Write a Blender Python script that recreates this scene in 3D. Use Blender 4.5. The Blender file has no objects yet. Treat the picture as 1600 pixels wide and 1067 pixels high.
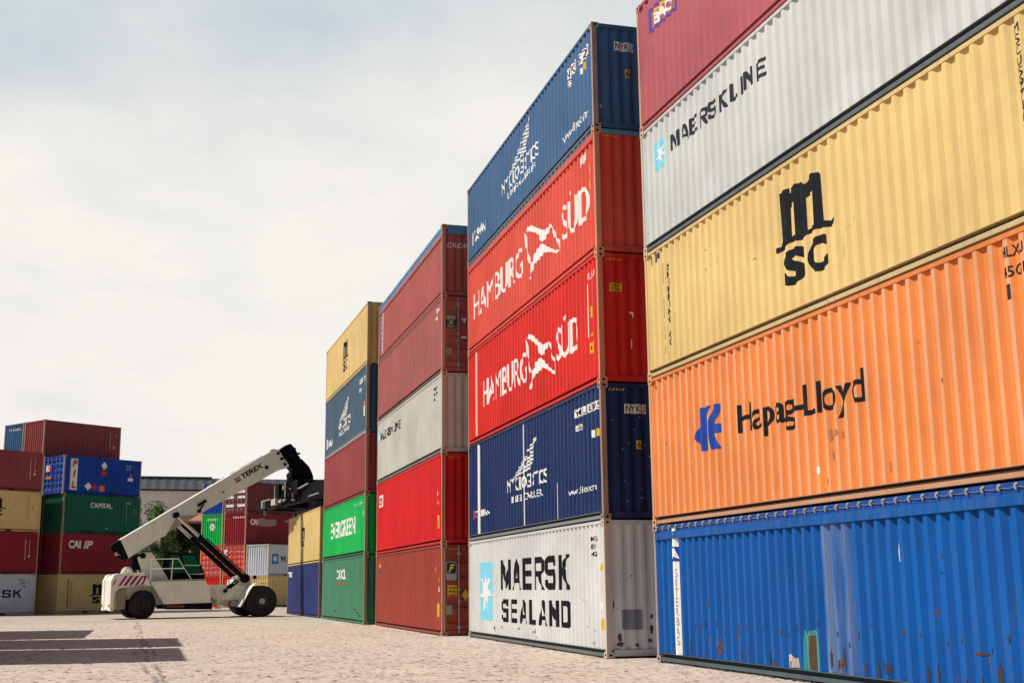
import bpy, bmesh, math, random
import numpy as np
from mathutils import Vector, Matrix
R = math.radians
scene = bpy.context.scene
COL = scene.collection
random.seed(7)

# ------------------------------------------------------------------ camera
YAW, PITCH, ROLL = 0.288, 0.1977, -0.0107
fw = Vector((math.sin(YAW)*math.cos(PITCH), math.cos(YAW)*math.cos(PITCH), math.sin(PITCH)))
rt = Vector((math.cos(YAW), -math.sin(YAW), 0)); up = rt.cross(fw)
r2 = rt*math.cos(ROLL)+up*math.sin(ROLL); u2 = -rt*math.sin(ROLL)+up*math.cos(ROLL)
cam = bpy.data.cameras.new('camera'); camo = bpy.data.objects.new('camera', cam); COL.objects.link(camo)
cam.sensor_width = 36; cam.lens = 1909.43/1600*36; cam.clip_end = 6000; cam.clip_start = 0.1
m = Matrix((r2, u2, -fw)).transposed().to_4x4(); m.translation = (0, 0, 1.4309)
camo.matrix_world = m
scene.camera = camo

# ------------------------------------------------------------------ light
SUN_AZ, SUN_EL = R(-79), R(52)
sdir = Vector((math.sin(SUN_AZ)*math.cos(SUN_EL), math.cos(SUN_AZ)*math.cos(SUN_EL), math.sin(SUN_EL)))
sl = bpy.data.lights.new('sun', 'SUN'); slo = bpy.data.objects.new('sun', sl); COL.objects.link(slo)
sl.energy = 5.0; sl.angle = R(0.5); sl.color = (1.0, 0.95, 0.87)
slo.rotation_euler = (-sdir).to_track_quat('-Z', 'Y').to_euler(); slo.location = sdir*200

world = bpy.data.worlds.new('World'); scene.world = world; world.use_nodes = True
nt = world.node_tree; N = nt.nodes; N.clear()
def wn(t, **k):
    n = N.new(t)
    for a, b in k.items(): setattr(n, a, b)
    return n
out = wn('ShaderNodeOutputWorld'); bg = wn('ShaderNodeBackground'); bg.inputs['Strength'].default_value = 0.05
sky = wn('ShaderNodeTexSky', sky_type='NISHITA'); sky.sun_disc = False; sky.sun_elevation = SUN_EL; sky.sun_rotation = SUN_AZ
sky.air_density = 1.2; sky.dust_density = 0.7; sky.altitude = 20
tc = wn('ShaderNodeTexCoord'); sep = wn('ShaderNodeSeparateXYZ')
nt.links.new(tc.outputs['Generated'], sep.inputs[0])
def math_(op, a, b=None, c=None):
    n = wn('ShaderNodeMath', operation=op)
    for i, v in enumerate((a, b, c)):
        if v is None: continue
        if isinstance(v, (int, float)): n.inputs[i].default_value = v
        else: nt.links.new(v, n.inputs[i])
    return n.outputs[0]
def clampn(v): return math_('MINIMUM', math_('MAXIMUM', v, 0.0), 1.0)
zz = math_('ADD', math_('MAXIMUM', sep.outputs['Z'], 0.0), 0.22)
px = math_('DIVIDE', sep.outputs['X'], zz); py = math_('DIVIDE', sep.outputs['Y'], zz)
cmb = wn('ShaderNodeCombineXYZ'); nt.links.new(px, cmb.inputs[0]); nt.links.new(py, cmb.inputs[1])
def noise(scale, det, rough, off):
    mp = wn('ShaderNodeMapping'); mp.inputs['Location'].default_value = off
    nt.links.new(cmb.outputs[0], mp.inputs[0])
    n = wn('ShaderNodeTexNoise'); n.inputs['Scale'].default_value = scale; n.inputs['Detail'].default_value = det; n.inputs['Roughness'].default_value = rough
    nt.links.new(mp.outputs[0], n.inputs['Vector']); return n.outputs['Fac']
n1 = noise(0.8, 9, 0.55, (3.1, 1.7, 0)); n2 = noise(1.9, 8, 0.6, (8.2, 4.4, 0)); n3 = noise(0.45, 3, 0.5, (1.0, 9.0, 0))
# cloud cover: thick low over the yard ahead, opening to hazy blue higher up and behind
ahead = math_('ADD', math_('MULTIPLY', sep.outputs['Y'], 0.959), math_('MULTIPLY', sep.outputs['X'], 0.284))
cov = math_('MULTIPLY', math_('SUBTRACT', 0.385, sep.outputs['Z']), 4.5)
cov = math_('ADD', cov, math_('MULTIPLY', math_('SUBTRACT', n1, 0.5), 4.2))
cov = math_('ADD', cov, math_('MULTIPLY', math_('SUBTRACT', n2, 0.5), 1.0))
cov = math_('ADD', cov, math_('MINIMUM', math_('MULTIPLY', math_('SUBTRACT', ahead, 0.72), 4.0), 0.0))
cov = clampn(math_('ADD', cov, 0.74))
ramp = wn('ShaderNodeMix', data_type='RGBA')
ramp.inputs['A'].default_value = (17.5, 17.1, 16.4, 1); ramp.inputs['B'].default_value = (19.6, 18.7, 17.5, 1)
shade = clampn(math_('MULTIPLY', math_('SUBTRACT', math_('ADD', math_('MULTIPLY', n2, 0.7), math_('MULTIPLY', n3, 1.1)), 0.66), 1.9))
nt.links.new(shade, ramp.inputs['Factor'])
haze = wn('ShaderNodeMix', data_type='RGBA'); haze.inputs['B'].default_value = (11.2, 12.7, 13.6, 1)
nt.links.new(sky.outputs[0], haze.inputs['A'])
hz = clampn(math_('MULTIPLY', math_('SUBTRACT', ahead, 0.35), 2.2)); nt.links.new(hz, haze.inputs['Factor'])
mixc = wn('ShaderNodeMix', data_type='RGBA')
nt.links.new(cov, mixc.inputs['Factor']); nt.links.new(haze.outputs['Result'], mixc.inputs['A']); nt.links.new(ramp.outputs['Result'], mixc.inputs['B'])
nt.links.new(mixc.outputs['Result'], bg.inputs['Color']); nt.links.new(bg.outputs[0], out.inputs[0])

vs = scene.view_settings; vs.view_transform = 'Standard'; vs.look = 'None'; vs.exposure = 0.0; vs.gamma = 1.0
scene.render.engine = 'CYCLES'

# ------------------------------------------------------------------ materials
MAT = {}
def new_mat(name):
    mt = bpy.data.materials.new(name); mt.use_nodes = True
    t = mt.node_tree; b = t.nodes['Principled BSDF']
    return mt, t, b
def L_(t, a, b): t.links.new(a, b)
def nnoise(t, vec, scale, det=4, rough=.55, mscale=None):
    if mscale:
        mp = t.nodes.new('ShaderNodeMapping'); mp.inputs['Scale'].default_value = mscale; L_(t, vec, mp.inputs[0]); vec = mp.outputs[0]
    n = t.nodes.new('ShaderNodeTexNoise'); n.inputs['Scale'].default_value = scale; n.inputs['Detail'].default_value = det; n.inputs['Roughness'].default_value = rough
    L_(t, vec, n.inputs['Vector']); return n.outputs['Fac']
def mrange(t, v, a, b, c=0., d=1.):
    n = t.nodes.new('ShaderNodeMapRange'); n.inputs[1].default_value = a; n.inputs[2].default_value = b; n.inputs[3].default_value = c; n.inputs[4].default_value = d
    L_(t, v, n.inputs[0]); return n.outputs[0]
def mixrgb(t, f, a, b, mode='MIX'):
    n = t.nodes.new('ShaderNodeMix'); n.data_type = 'RGBA'; n.blend_type = mode
    for s, v in (('Factor', f), ('A', a), ('B', b)):
        if isinstance(v, (int, float)): n.inputs[s].default_value = v
        elif isinstance(v, tuple): n.inputs[s].default_value = (*v, 1)
        else: L_(t, v, n.inputs[s])
    return n.outputs['Result']
def tmath(t, op, a, b):
    n = t.nodes.new('ShaderNodeMath'); n.operation = op
    for i, v in enumerate((a, b)):
        if isinstance(v, (int, float)): n.inputs[i].default_value = v
        else: L_(t, v, n.inputs[i])
    return n.outputs[0]

def paint(key, c, rust=.5, fade=.2, rough=.5, dirt=.3, dents=.5, low=0., scrape=None, spec=.22):
    """weathered sheet-steel paint: faded streaks, scuffs, rust blooms, shallow dents"""
    if key in MAT: return MAT[key]
    mt, t, b = new_mat(key)
    g = t.nodes.new('ShaderNodeNewGeometry').outputs['Position']
    big = nnoise(t, g, .55, 5, .6)
    col = mixrgb(t, mrange(t, big, .3, .7), tuple(x*.84 for x in c), tuple(min(1, x*1.1) for x in c))
    lum = (c[0]*.3+c[1]*.55+c[2]*.15)
    pale = tuple(min(.8, x*.72+.28*(lum*.6+.22)) for x in c)
    streak = nnoise(t, g, 5.5, 5, .65, (1, 1, .07))
    col = mixrgb(t, tmath(t, 'MULTIPLY', mrange(t, streak, .46, .72), fade), col, pale)
    dst = nnoise(t, g, 9, 4, .7, (1, 1, .12))
    col = mixrgb(t, tmath(t, 'MULTIPLY', mrange(t, dst, .52, .75), dirt), col, tuple(x*.45+.006 for x in c))
    # scattered chips and rust blooms with runs below them
    r1 = nnoise(t, g, 3.2, 9, .72); r2_ = nnoise(t, g, 1.1, 3, .5)
    if low or scrape:
        ob = t.nodes.new('ShaderNodeTexCoord').outputs['Object']; so = t.nodes.new('ShaderNodeSeparateXYZ'); L_(t, ob, so.inputs[0])
    if scrape:
        x0, x1 = scrape; inx = tmath(t, 'MULTIPLY', mrange(t, so.outputs[0], x0, x0+.12), mrange(t, so.outputs[0], x1-.12, x1, 1, 0))
        sc_ = tmath(t, 'MULTIPLY', inx, mrange(t, nnoise(t, g, 4.2, 5, .6, (1, 1, .10)), .38, .62)); col = mixrgb(t, tmath(t, 'MULTIPLY', sc_, .6), col, (.21, .26, .36))
    rsum = tmath(t, 'ADD', r1, tmath(t, 'MULTIPLY', r2_, .35))
    if low: rsum = tmath(t, 'ADD', rsum, mrange(t, so.outputs[2], .1, 1.05, low, 0))
    rm = mrange(t, rsum, .90-.05*rust, .95-.05*rust)
    run = nnoise(t, g, 7, 6, .7, (1, 1, .18))
    rsum2 = tmath(t, 'ADD', run, tmath(t, 'MULTIPLY', r2_, .5))
    if low: rsum2 = tmath(t, 'ADD', rsum2, mrange(t, so.outputs[2], .1, .8, low*.9, 0))
    rm2 = mrange(t, rsum2, 1.0-.06*rust, 1.12-.06*rust, 0, .7)
    rcol = mixrgb(t, mrange(t, nnoise(t, g, 22, 3), .35, .65), (.075, .032, .016), (.17, .08, .04))
    rf = tmath(t, 'MAXIMUM', rm, rm2)
    col = mixrgb(t, tmath(t, 'MULTIPLY', rf, min(1, rust*1.3)), col, rcol)
    L_(t, col, b.inputs['Base Color'])
    L_(t, mrange(t, streak, .3, .7, rough-.08, rough+.16), b.inputs['Roughness'])
    b.inputs['Specular IOR Level'].default_value = spec
    bp = t.nodes.new('ShaderNodeBump'); bp.inputs['Strength'].default_value = .55*dents; bp.inputs['Distance'].default_value = .035
    dn = tmath(t, 'ADD', nnoise(t, g, 1.5, 3, .5, (1, 1, .7)), tmath(t, 'MULTIPLY', nnoise(t, g, 30, 3, .6), .02))
    L_(t, dn, bp.inputs['Height']); L_(t, bp.outputs[0], b.inputs['Normal'])
    MAT[key] = mt; return mt
def simple(key, c, rough=.6, metal=0., var=.15, scale=6, spec=.4):
    if key in MAT: return MAT[key]
    mt, t, b = new_mat(key)
    g = t.nodes.new('ShaderNodeNewGeometry').outputs['Position']
    col = mixrgb(t, mrange(t, nnoise(t, g, scale, 6, .6), .3, .7), tuple(x*(1-var) for x in c), tuple(min(1, x*(1+var)) for x in c))
    L_(t, col, b.inputs['Base Color']); b.inputs['Roughness'].default_value = rough; b.inputs['Metallic'].default_value = metal
    b.inputs['Specular IOR Level'].default_value = spec
    MAT[key] = mt; return mt
def decal(key, c, worn=.35):
    """stencilled paint or film, a little scuffed"""
    if key in MAT: return MAT[key]
    mt, t, b = new_mat(key)
    g = t.nodes.new('ShaderNodeNewGeometry').outputs['Position']
    s = nnoise(t, g, 6, 6, .7, (1, 1, .25))
    col = mixrgb(t, tmath(t, 'MULTIPLY', mrange(t, s, .5, .72), worn), tuple(c), tuple(x*.6+.1 for x in c))
    L_(t, col, b.inputs['Base Color']); b.inputs['Roughness'].default_value = .6; b.inputs['Specular IOR Level'].default_value = .12
    MAT[key] = mt; return mt

PALETTE = dict(
    blue=(.001, .092, .36), orange=(.75, .225, .055), yellow=(.70, .50, .20), palegrey=(.55, .565, .55), burgundy=(.42, .092, .11),
    white=(.62, .625, .61), navy=(.009, .026, .105), red=(.64, .018, .010), skyblue=(.045, .12, .255), redfaded=(.68, .075, .045),
    rustred=(.32, .05, .03), brightred=(.64, .012, .014), cream=(.55, .53, .46), dustyred=(.38, .10, .09), brownred=(.41, .095, .08),
    fadedgreen=(.055, .22, .12), green=(.004, .44, .085), maroon=(.30, .055, .055), slate=(.055, .105, .165), navyblue=(.025, .04, .16),
    darkgreen=(.003, .11, .065), pilblue=(.002, .05, .34), darkmaroon=(.16, .03, .03), crimson=(.27, .010, .022), coolwhite=(.55, .58, .63), tarp=(.09, .26, .45), tarpdeep=(.008, .06, .27))
WHITE = (.8, .78, .74)
OPT = dict(red=dict(fade=.08, dirt=.2), brightred=dict(fade=.05, dirt=.15), navy=dict(fade=.10, dirt=.2), darkgreen=dict(fade=.08), pilblue=dict(fade=.08), crimson=dict(fade=.1), redfaded=dict(fade=.25, dirt=.2), white=dict(fade=.05, dirt=.10, dents=.35, rust=.6, low=.08), palegrey=dict(fade=.08, dirt=.14, dents=.35, rust=.3), cream=dict(fade=.1, dirt=.14, dents=.3), coolwhite=dict(fade=.1, dirt=.25),
    blue=dict(fade=.12, dirt=.35, rust=.75, low=.15, scrape=(6.1, 6.95), dents=.6), yellow=dict(fade=.12, dirt=.2, dents=.45, rust=.75), orange=dict(fade=.16, dirt=.2, dents=.4, rust=.45), orangefaded=dict(fade=.5, dirt=.25, dents=.4, rust=.5),
    skyblue=dict(fade=.3, dirt=.2), slate=dict(fade=.45, dirt=.4, rust=.8), fadedgreen=dict(fade=.5, dirt=.35, rust=.9), dustyred=dict(fade=.35, dirt=.35), burgundy=dict(fade=.25, dirt=.25))
def m_paint(k, **kw): return paint('paint_'+k, PALETTE[k], **{**OPT.get(k, {}), **kw})
def m_frame(k):
    c = PALETTE[k]; return paint('frame_'+k, tuple(x*.88 for x in c), rust=1.15, fade=.45, dirt=.5, dents=.4)
RUSTEDGE = lambda k: paint('edge_'+k, tuple(.4*x+.6*y for x, y in zip(PALETTE[k], (.54, .36, .21))), rust=1.5, fade=.5, dirt=.6, dents=.4)
STEEL = simple('galvanised_bar', (.42, .43, .44), .4, .6)
DARK = simple('dark_recess', (.012, .012, .014), .8)  # near-black stands in for shade inside casting holes and fork pockets
RUBBER = simple('black_rubber', (.018, .018, .019), .75, spec=.3, var=.3, scale=12)

# ------------------------------------------------------------------ mesh helpers
class MB:
    def __init__(s): s.v = []; s.f = []; s.mi = []
    def quad(s, a, b, c, d, mi=0):
        n = len(s.v); s.v += [a, b, c, d]; s.f.append((n, n+1, n+2, n+3)); s.mi.append(mi)
    def poly(s, pts, mi=0):
        n = len(s.v); s.v += list(pts); s.f.append(tuple(range(n, n+len(pts)))); s.mi.append(mi)
    def box(s, x0, x1, y0, y1, z0, z1, mi=0, bev=0):
        if bev <= 0:
            n = len(s.v)
            s.v += [(x0, y0, z0), (x1, y0, z0), (x1, y1, z0), (x0, y1, z0), (x0, y0, z1), (x1, y0, z1), (x1, y1, z1), (x0, y1, z1)]
            for f in ((0, 3, 2, 1), (4, 5, 6, 7), (0, 1, 5, 4), (1, 2, 6, 5), (2, 3, 7, 6), (3, 0, 4, 7)): s.f.append(tuple(n+i for i in f)); s.mi.append(mi)
        else:
            bm = bmesh.new(); bmesh.ops.create_cube(bm, size=1)
            bmesh.ops.scale(bm, vec=(x1-x0, y1-y0, z1-z0), verts=bm.verts)
            bmesh.ops.translate(bm, vec=((x0+x1)/2, (y0+y1)/2, (z0+z1)/2), verts=bm.verts)
            bmesh.ops.bevel(bm, geom=bm.edges[:], offset=bev, segments=2, affect='EDGES', profile=.5)
            s.add_bm(bm, mi)
    def add_bm(s, bm, mi=0):
        n = len(s.v); bm.verts.index_update()
        s.v += [tuple(v.co) for v in bm.verts]
        for f in bm.faces: s.f.append(tuple(n+v.index for v in f.verts)); s.mi.append(mi)
        bm.free()
    def tube(s, p, q, r, seg=10, mi=0, r2=None, caps=True):
        p = Vector(p); q = Vector(q); d = (q-p).normalized(); a = d.orthogonal().normalized(); b = d.cross(a); n = len(s.v); r2 = r if r2 is None else r2
        for i in range(seg):
            t = 2*math.pi*i/seg; o = a*math.cos(t)+b*math.sin(t)
            s.v.append(tuple(p+o*r)); s.v.append(tuple(q+o*r2))
        for i in range(seg):
            j = (i+1) % seg; s.f.append((n+2*i, n+2*j, n+2*j+1, n+2*i+1)); s.mi.append(mi)
        if caps:
            s.f.append(tuple(n+2*i for i in range(seg))[::-1]); s.mi.append(mi); s.f.append(tuple(n+2*i+1 for i in range(seg))); s.mi.append(mi)
    def prism(s, pts, y0, y1, mi=0, bev=0.):
        """outline in (x,z) extruded along y"""
        bm = bmesh.new(); a = [bm.verts.new((x, y0, z)) for x, z in pts]; f = bm.faces.new(a)
        r = bmesh.ops.extrude_face_region(bm, geom=[f]); bmesh.ops.translate(bm, vec=(0, y1-y0, 0), verts=[g for g in r['geom'] if isinstance(g, bmesh.types.BMVert)])
        bmesh.ops.recalc_face_normals(bm, faces=bm.faces)
        if bev: bmesh.ops.bevel(bm, geom=bm.edges[:], offset=bev, segments=2, affect='EDGES', profile=.5)
        s.add_bm(bm, mi)
    def lathe(s, prof, c, axis='y', seg=32, mi=0):
        """prof: list of (along, radius)"""
        n = len(s.v); k = len(prof)
        for i in range(seg):
            t = 2*math.pi*i/seg
            for a, r in prof:
                x, z = r*math.cos(t), r*math.sin(t)
                s.v.append({'y': (c[0]+x, c[1]+a, c[2]+z), 'x': (c[0]+a, c[1]+x, c[2]+z), 'z': (c[0]+x, c[1]+z, c[2]+a)}[axis])
        for i in range(seg):
            j = (i+1) % seg
            for q in range(k-1): s.f.append((n+i*k+q, n+j*k+q, n+j*k+q+1, n+i*k+q+1)); s.mi.append(mi)
    def mesh(s, name, smooth=False):
        me = bpy.data.meshes.new(name); me.from_pydata(s.v, [], s.f); me.polygons.foreach_set('material_index', s.mi)
        if smooth: me.polygons.foreach_set('use_smooth', [True]*len(s.f))
        me.update(); return me
def link(name, me, mats, parent=None):
    o = bpy.data.objects.new(name, me); COL.objects.link(o)
    if not isinstance(mats, (list, tuple)): mats = [mats]
    while len(me.materials) < len(mats): me.materials.append(None)
    for i, mt in enumerate(mats): o.material_slots[i].link = 'OBJECT'; o.material_slots[i].material = mt
    if parent: o.parent = parent
    return o
def build(mb, name, mats, parent=None, smooth=False): return link(name, mb.mesh(name, smooth), mats, parent)
def thing(name, label, cat, loc=(0, 0, 0), rz=0, group=None):
    o = bpy.data.objects.new(name, None); COL.objects.link(o); o.location = loc; o.rotation_euler = (0, 0, rz)
    o['label'] = label; o['category'] = cat; o.empty_display_size = .2
    if group: o['group'] = group
    return o
def structure(o): o['kind'] = 'structure'; return o

# ------------------------------------------------------------------ containers
W = 2.438
CACHE = {}
def cached(key, fn):
    if key not in CACHE: CACHE[key] = fn()
    return CACHE[key]
PITCH_, DEPTH = .278, .042
def profile(a0, a1, pitch=PITCH_, depth=DEPTH, base=.012, cuts=(.13, .375, .625, .87)):
    n = max(1, round((a1-a0)/pitch)); p = (a1-a0)/n; pts = [(a0, base)]
    for i in range(n):
        s = a0+i*p
        pts += [(s+cuts[0]*p, base), (s+cuts[1]*p, base+depth), (s+cuts[2]*p, base+depth), (s+cuts[3]*p, base)]
    pts.append((a1, base)); return pts
def pval(pts, x):
    for (a, d), (b, e) in zip(pts, pts[1:]):
        if x <= b: return d+(e-d)*max(0, x-a)/(b-a) if b > a else d
    return pts[-1][1]
SIDE_X0 = .10
def side_profile(L, deep=False): return cached(('sp', L, deep), lambda: profile(SIDE_X0, L-SIDE_X0, .278, .062, .012, (.15, .40, .62, .84)) if deep else profile(SIDE_X0, L-SIDE_X0))
def end_profile(): return cached('ep', lambda: profile(.11, W-.11, .25, .046, .03))
def side_mesh(L, H, far, tarp=0, deep=False):
    mb = MB(); pr = side_profile(L, deep); z0, z1 = .168, H-.072-(tarp+.06 if tarp else 0)
    f = (lambda d: W-d) if far else (lambda d: d)
    for (a, d), (b, e) in zip(pr, pr[1:]):
        mb.quad((a, f(d), z0), (b, f(e), z0), (b, f(e), z1), (a, f(d), z1), 1 if d == e and d < .02 else 0)
    return mb.mesh('side_wall')
def end_mesh(L, H, far):
    mb = MB(); pr = end_profile(); z0, z1 = .16, H-.1; g = (lambda d: L-d) if far else (lambda d: d)
    for (a, d), (b, e) in zip(pr, pr[1:]): mb.quad((g(d), a, z0), (g(e), b, z0), (g(e), b, z1), (g(d), a, z1))
    return mb.mesh('end_wall')
def door_mesh(L, H, far, half):
    mb = MB(); y0, y1 = (.115, W/2-.006) if half == 0 else (W/2+.006, W-.115); z0, z1 = .17, H-.11
    g = (lambda d: L-d) if far else (lambda d: d)
    zs = [z0, z0+.10]; n = 5; seg = (z1-z0-.2)/n; ds = [.035, .035]
    for i in range(n):
        s = z0+.1+i*seg
        zs += [s+.18*seg, s+.30*seg, s+.70*seg, s+.82*seg]; ds += [.035, .075, .075, .035]
    zs += [z1-.1, z1]; ds += [.035, .035]
    ya, yb = y0+.07, y1-.07
    for (a, d), (b, e) in zip(zip(zs, ds), list(zip(zs, ds))[1:]):
        mb.quad((g(d), ya, a), (g(d), yb, a), (g(e), yb, b), (g(e), ya, b))
        for p, q, yy in ((y0, ya, ya), (yb, y1, yb)):
            mb.quad((g(.035), p, a), (g(.035), q, a), (g(.035), q, b), (g(.035), p, b))
            if d > .04 or e > .04: mb.quad((g(.035), yy, a), (g(d), yy, a), (g(e), yy, b), (g(.035), yy, b))
    mb.box(*sorted((g(.036), g(.085))), y0, y1, z0, z0+.012); mb.box(*sorted((g(.036), g(.085))), y0, y1, z1-.012, z1)
    return mb.mesh('door')
def casting_mesh(L, H, ix, iy, iz):
    dx, dy, dz, pr = .178, .162, .118, .004
    x0, x1 = (0, dx) if ix == 0 else (L-dx, L); y0, y1 = (0, dy) if iy == 0 else (W-dy, W); z0, z1 = (0, dz) if iz == 0 else (H-dz, H)
    if iy == 0: y0 -= pr
    else: y1 += pr
    if ix == 0: x0 -= pr
    else: x1 += pr
    mb = MB()
    def face(o, u, v, n, hu, hv):
        o, u, v, n = map(Vector, (o, u, v, n)); c = o+(u+v)/2; uu, vv = u.normalized(), v.normalized(); k = 12; ring = []; cor = []
        for i in range(k):
            t = 2*math.pi*(i+.5)/k; ct, st = math.cos(t), math.sin(t)
            ring.append(c+uu*hu*ct+vv*hv*st); s = max(abs(ct), abs(st)); cor.append(c+u*.5*ct/s+v*.5*st/s)
        for i in range(k):
            j = (i+1) % k
            mb.quad(tuple(cor[i]), tuple(cor[j]), tuple(ring[j]), tuple(ring[i]))
            mb.quad(tuple(ring[i]), tuple(ring[j]), tuple(ring[j]-n*.055), tuple(ring[i]-n*.055), 1)
            # fill the rectangle's own corner
            a, b = cor[i]-c, cor[j]-c
            au, av, bu, bv = a.dot(uu), a.dot(vv), b.dot(uu), b.dot(vv)
            if abs(au-bu) > 1e-6 and abs(av-bv) > 1e-6:
                q = c+uu*(au if abs(abs(au)-u.length/2) < 1e-5 else bu)+vv*(av if abs(abs(av)-v.length/2) < 1e-5 else bv)
                mb.poly([tuple(cor[i]), tuple(q), tuple(cor[j])])
        mb.poly([tuple(p-n*.055) for p in ring], 1)
    yy = y0 if iy == 0 else y1; face((x0, yy, z0), (x1-x0, 0, 0), (0, 0, z1-z0), (0, -1 if iy == 0 else 1, 0), .04, .026)
    xx = x0 if ix == 0 else x1; face((xx, y0, z0), (0, y1-y0, 0), (0, 0, z1-z0), (-1 if ix == 0 else 1, 0, 0), .034, .026)
    yo = y1 if iy == 0 else y0; mb.quad((x0, yo, z0), (x1, yo, z0), (x1, yo, z1), (x0, yo, z1))
    xo = x1 if ix == 0 else x0; mb.quad((xo, y0, z0), (xo, y1, z0), (xo, y1, z1), (xo, y0, z1))
    for z in (z0, z1): mb.quad((x0, y0, z), (x1, y0, z), (x1, y1, z), (x0, y1, z))
    return mb.mesh('corner_casting')
def post_mesh(L, H, ix, iy):
    mb = MB(); x0, x1 = (.003, .098) if ix == 0 else (L-.098, L-.003); y0, y1 = (.003, .112) if iy == 0 else (W-.112, W-.003)
    mb.box(x0, x1, y0, y1, .118, H-.118); return mb.mesh('corner_post')
def top_rail_mesh(L, H, iy, tarp=0):
    mb = MB(); a, b = (.004, .066) if iy == 0 else (W-.066, W-.004)
    if tarp: mb.box(.10, L-.10, a-.012, b+.012, H-tarp-.135, H-tarp)
    else: mb.box(.178, L-.178, a, b, H-.074, H-.014)
    return mb.mesh('top_rail')
def bottom_rail_mesh(L, H, iy):
    mb = MB(); s = (lambda y: y) if iy == 0 else (lambda y: W-y)
    def bx(y0, y1, z0, z1): a, b = sorted((s(y0), s(y1))); mb.box(.178, L-.178, a, b, z0, z1)
    bx(.006, .14, .157, .167); bx(.125, .135, .03, .157); bx(.008, .045, .028, .092)
    return mb.mesh('bottom_rail')
def header_mesh(L, H, ix, top):
    mb = MB(); x0, x1 = (.012, .10) if ix == 0 else (L-.10, L-.012)
    z0, z1 = (H-.105, H-.012) if top else (.03, .158); mb.box(x0, x1, .162, W-.162, z0, z1); return mb.mesh('header' if top else 'sill')
def roof_mesh(L, H):
    mb = MB(); pr = profile(.1, L-.1, .42, .02, .02)
    for (a, d), (b, e) in zip(pr, pr[1:]): mb.quad((a, .066, H-d), (b, .066, H-e), (b, W-.066, H-e), (a, W-.066, H-d))
    return mb.mesh('roof_panel')
def floor_mesh(L):
    mb = MB(); mb.box(.1, L-.1, .121, W-.121, .13, .166); return mb.mesh('floor')
def bar_mesh(L, H, far, y):
    mb = MB(); x = L-.012 if far else .012; mb.tube((x, y, .07), (x, y, H-.05), .02, 8)
    for z in (.25, H*.5, H-.28): mb.box(*sorted((x-.025, x+.025)), y-.05, y+.05, z-.035, z+.035)
    return mb.mesh('locking_bar')
def handle_mesh(L, H, far, y, d):
    mb = MB(); x = L+.012 if far else -.012; mb.box(x-.01, x+.01, *sorted((y, y+d*.42)), 1.0, 1.035); mb.box(x-.014, x+.014, y-.03, y+.03, .96, 1.08); return mb.mesh('handle')

GR = 'stacked shipping containers'
def container(label, loc, rz, L, H, c, ends=('wall', 'wall'), crest=None, group=GR, tarp=None, edge=True, roofed=True, deep=False, rail=None):
    L = round(L, 3); H = round(H, 3)
    t = thing('shipping_container', label, 'shipping container', loc, rz, group); k = (L, H)
    pm, fm = m_paint(c), m_frame(c); cm = m_paint(crest) if crest else pm; em = RUSTEDGE(c) if edge else fm
    for far in (0, 1): link('side_wall', cached(('side', k, far, tarp, deep), lambda: side_mesh(L, H, far, tarp or 0, deep)), [pm, cm], t)
    for far, kind in enumerate(ends):
        if kind == 'wall': link('end_wall', cached(('end', k, far), lambda: end_mesh(L, H, far)), pm, t)
        else:
            for half in (0, 1):
                d = link('door', cached(('door', k, far, half), lambda: door_mesh(L, H, far, half)), pm, t)
                for y, dd in ((.53, 1), (.95, -1)) if half == 0 else ((W-.95, 1), (W-.53, -1)):
                    b = link('locking_bar', cached(('bar', k, far, y), lambda: bar_mesh(L, H, far, y)), STEEL, d)
                    link('handle', cached(('hand', k, far, y), lambda: handle_mesh(L, H, far, y, dd)), STEEL, d)
    for ix in (0, 1):
        for iy in (0, 1):
            link('corner_post', cached(('post', k, ix, iy), lambda: post_mesh(L, H, ix, iy)), em, t)
            for iz in (0, 1): link('corner_casting', cached(('cast', k, ix, iy, iz), lambda: casting_mesh(L, H, ix, iy, iz)), [em, DARK], t)
        link('header', cached(('hd', k, ix), lambda: header_mesh(L, H, ix, True)), fm, t)
        link('sill', cached(('sl', k, ix), lambda: header_mesh(L, H, ix, False)), fm, t)
    for iy in (0, 1):
        link('top_rail', cached(('tr', k, iy, tarp), lambda: top_rail_mesh(L, H, iy, tarp or 0)), fm, t)
        link('bottom_rail', cached(('br', k, iy), lambda: bottom_rail_mesh(L, H, iy)), paint('rail_'+c, rail, rust=1.1, fade=.4, dirt=.5, dents=.3) if rail else fm, t)
    if roofed: link('roof_panel', cached(('rf', k), lambda: roof_mesh(L, H)), pm, t)
    link('floor', cached(('fl', k), lambda: floor_mesh(L)), DARK, t)
    if L < 7:
        for x in (L/2-1.03, L/2+.67):
            for y in (.004, W-.05): mb = MB(); mb.box(x, x+.36, y, y+.046, .032, .12); build(mb, 'fork_pocket', DARK, t)  # dark box in place of an open pocket, its shade put into the colour
    if tarp: add_tarp(t, L, H, tarp)
    return {'o': t, 'L': L, 'H': H, 'ends': ends, 'deep': deep}

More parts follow.
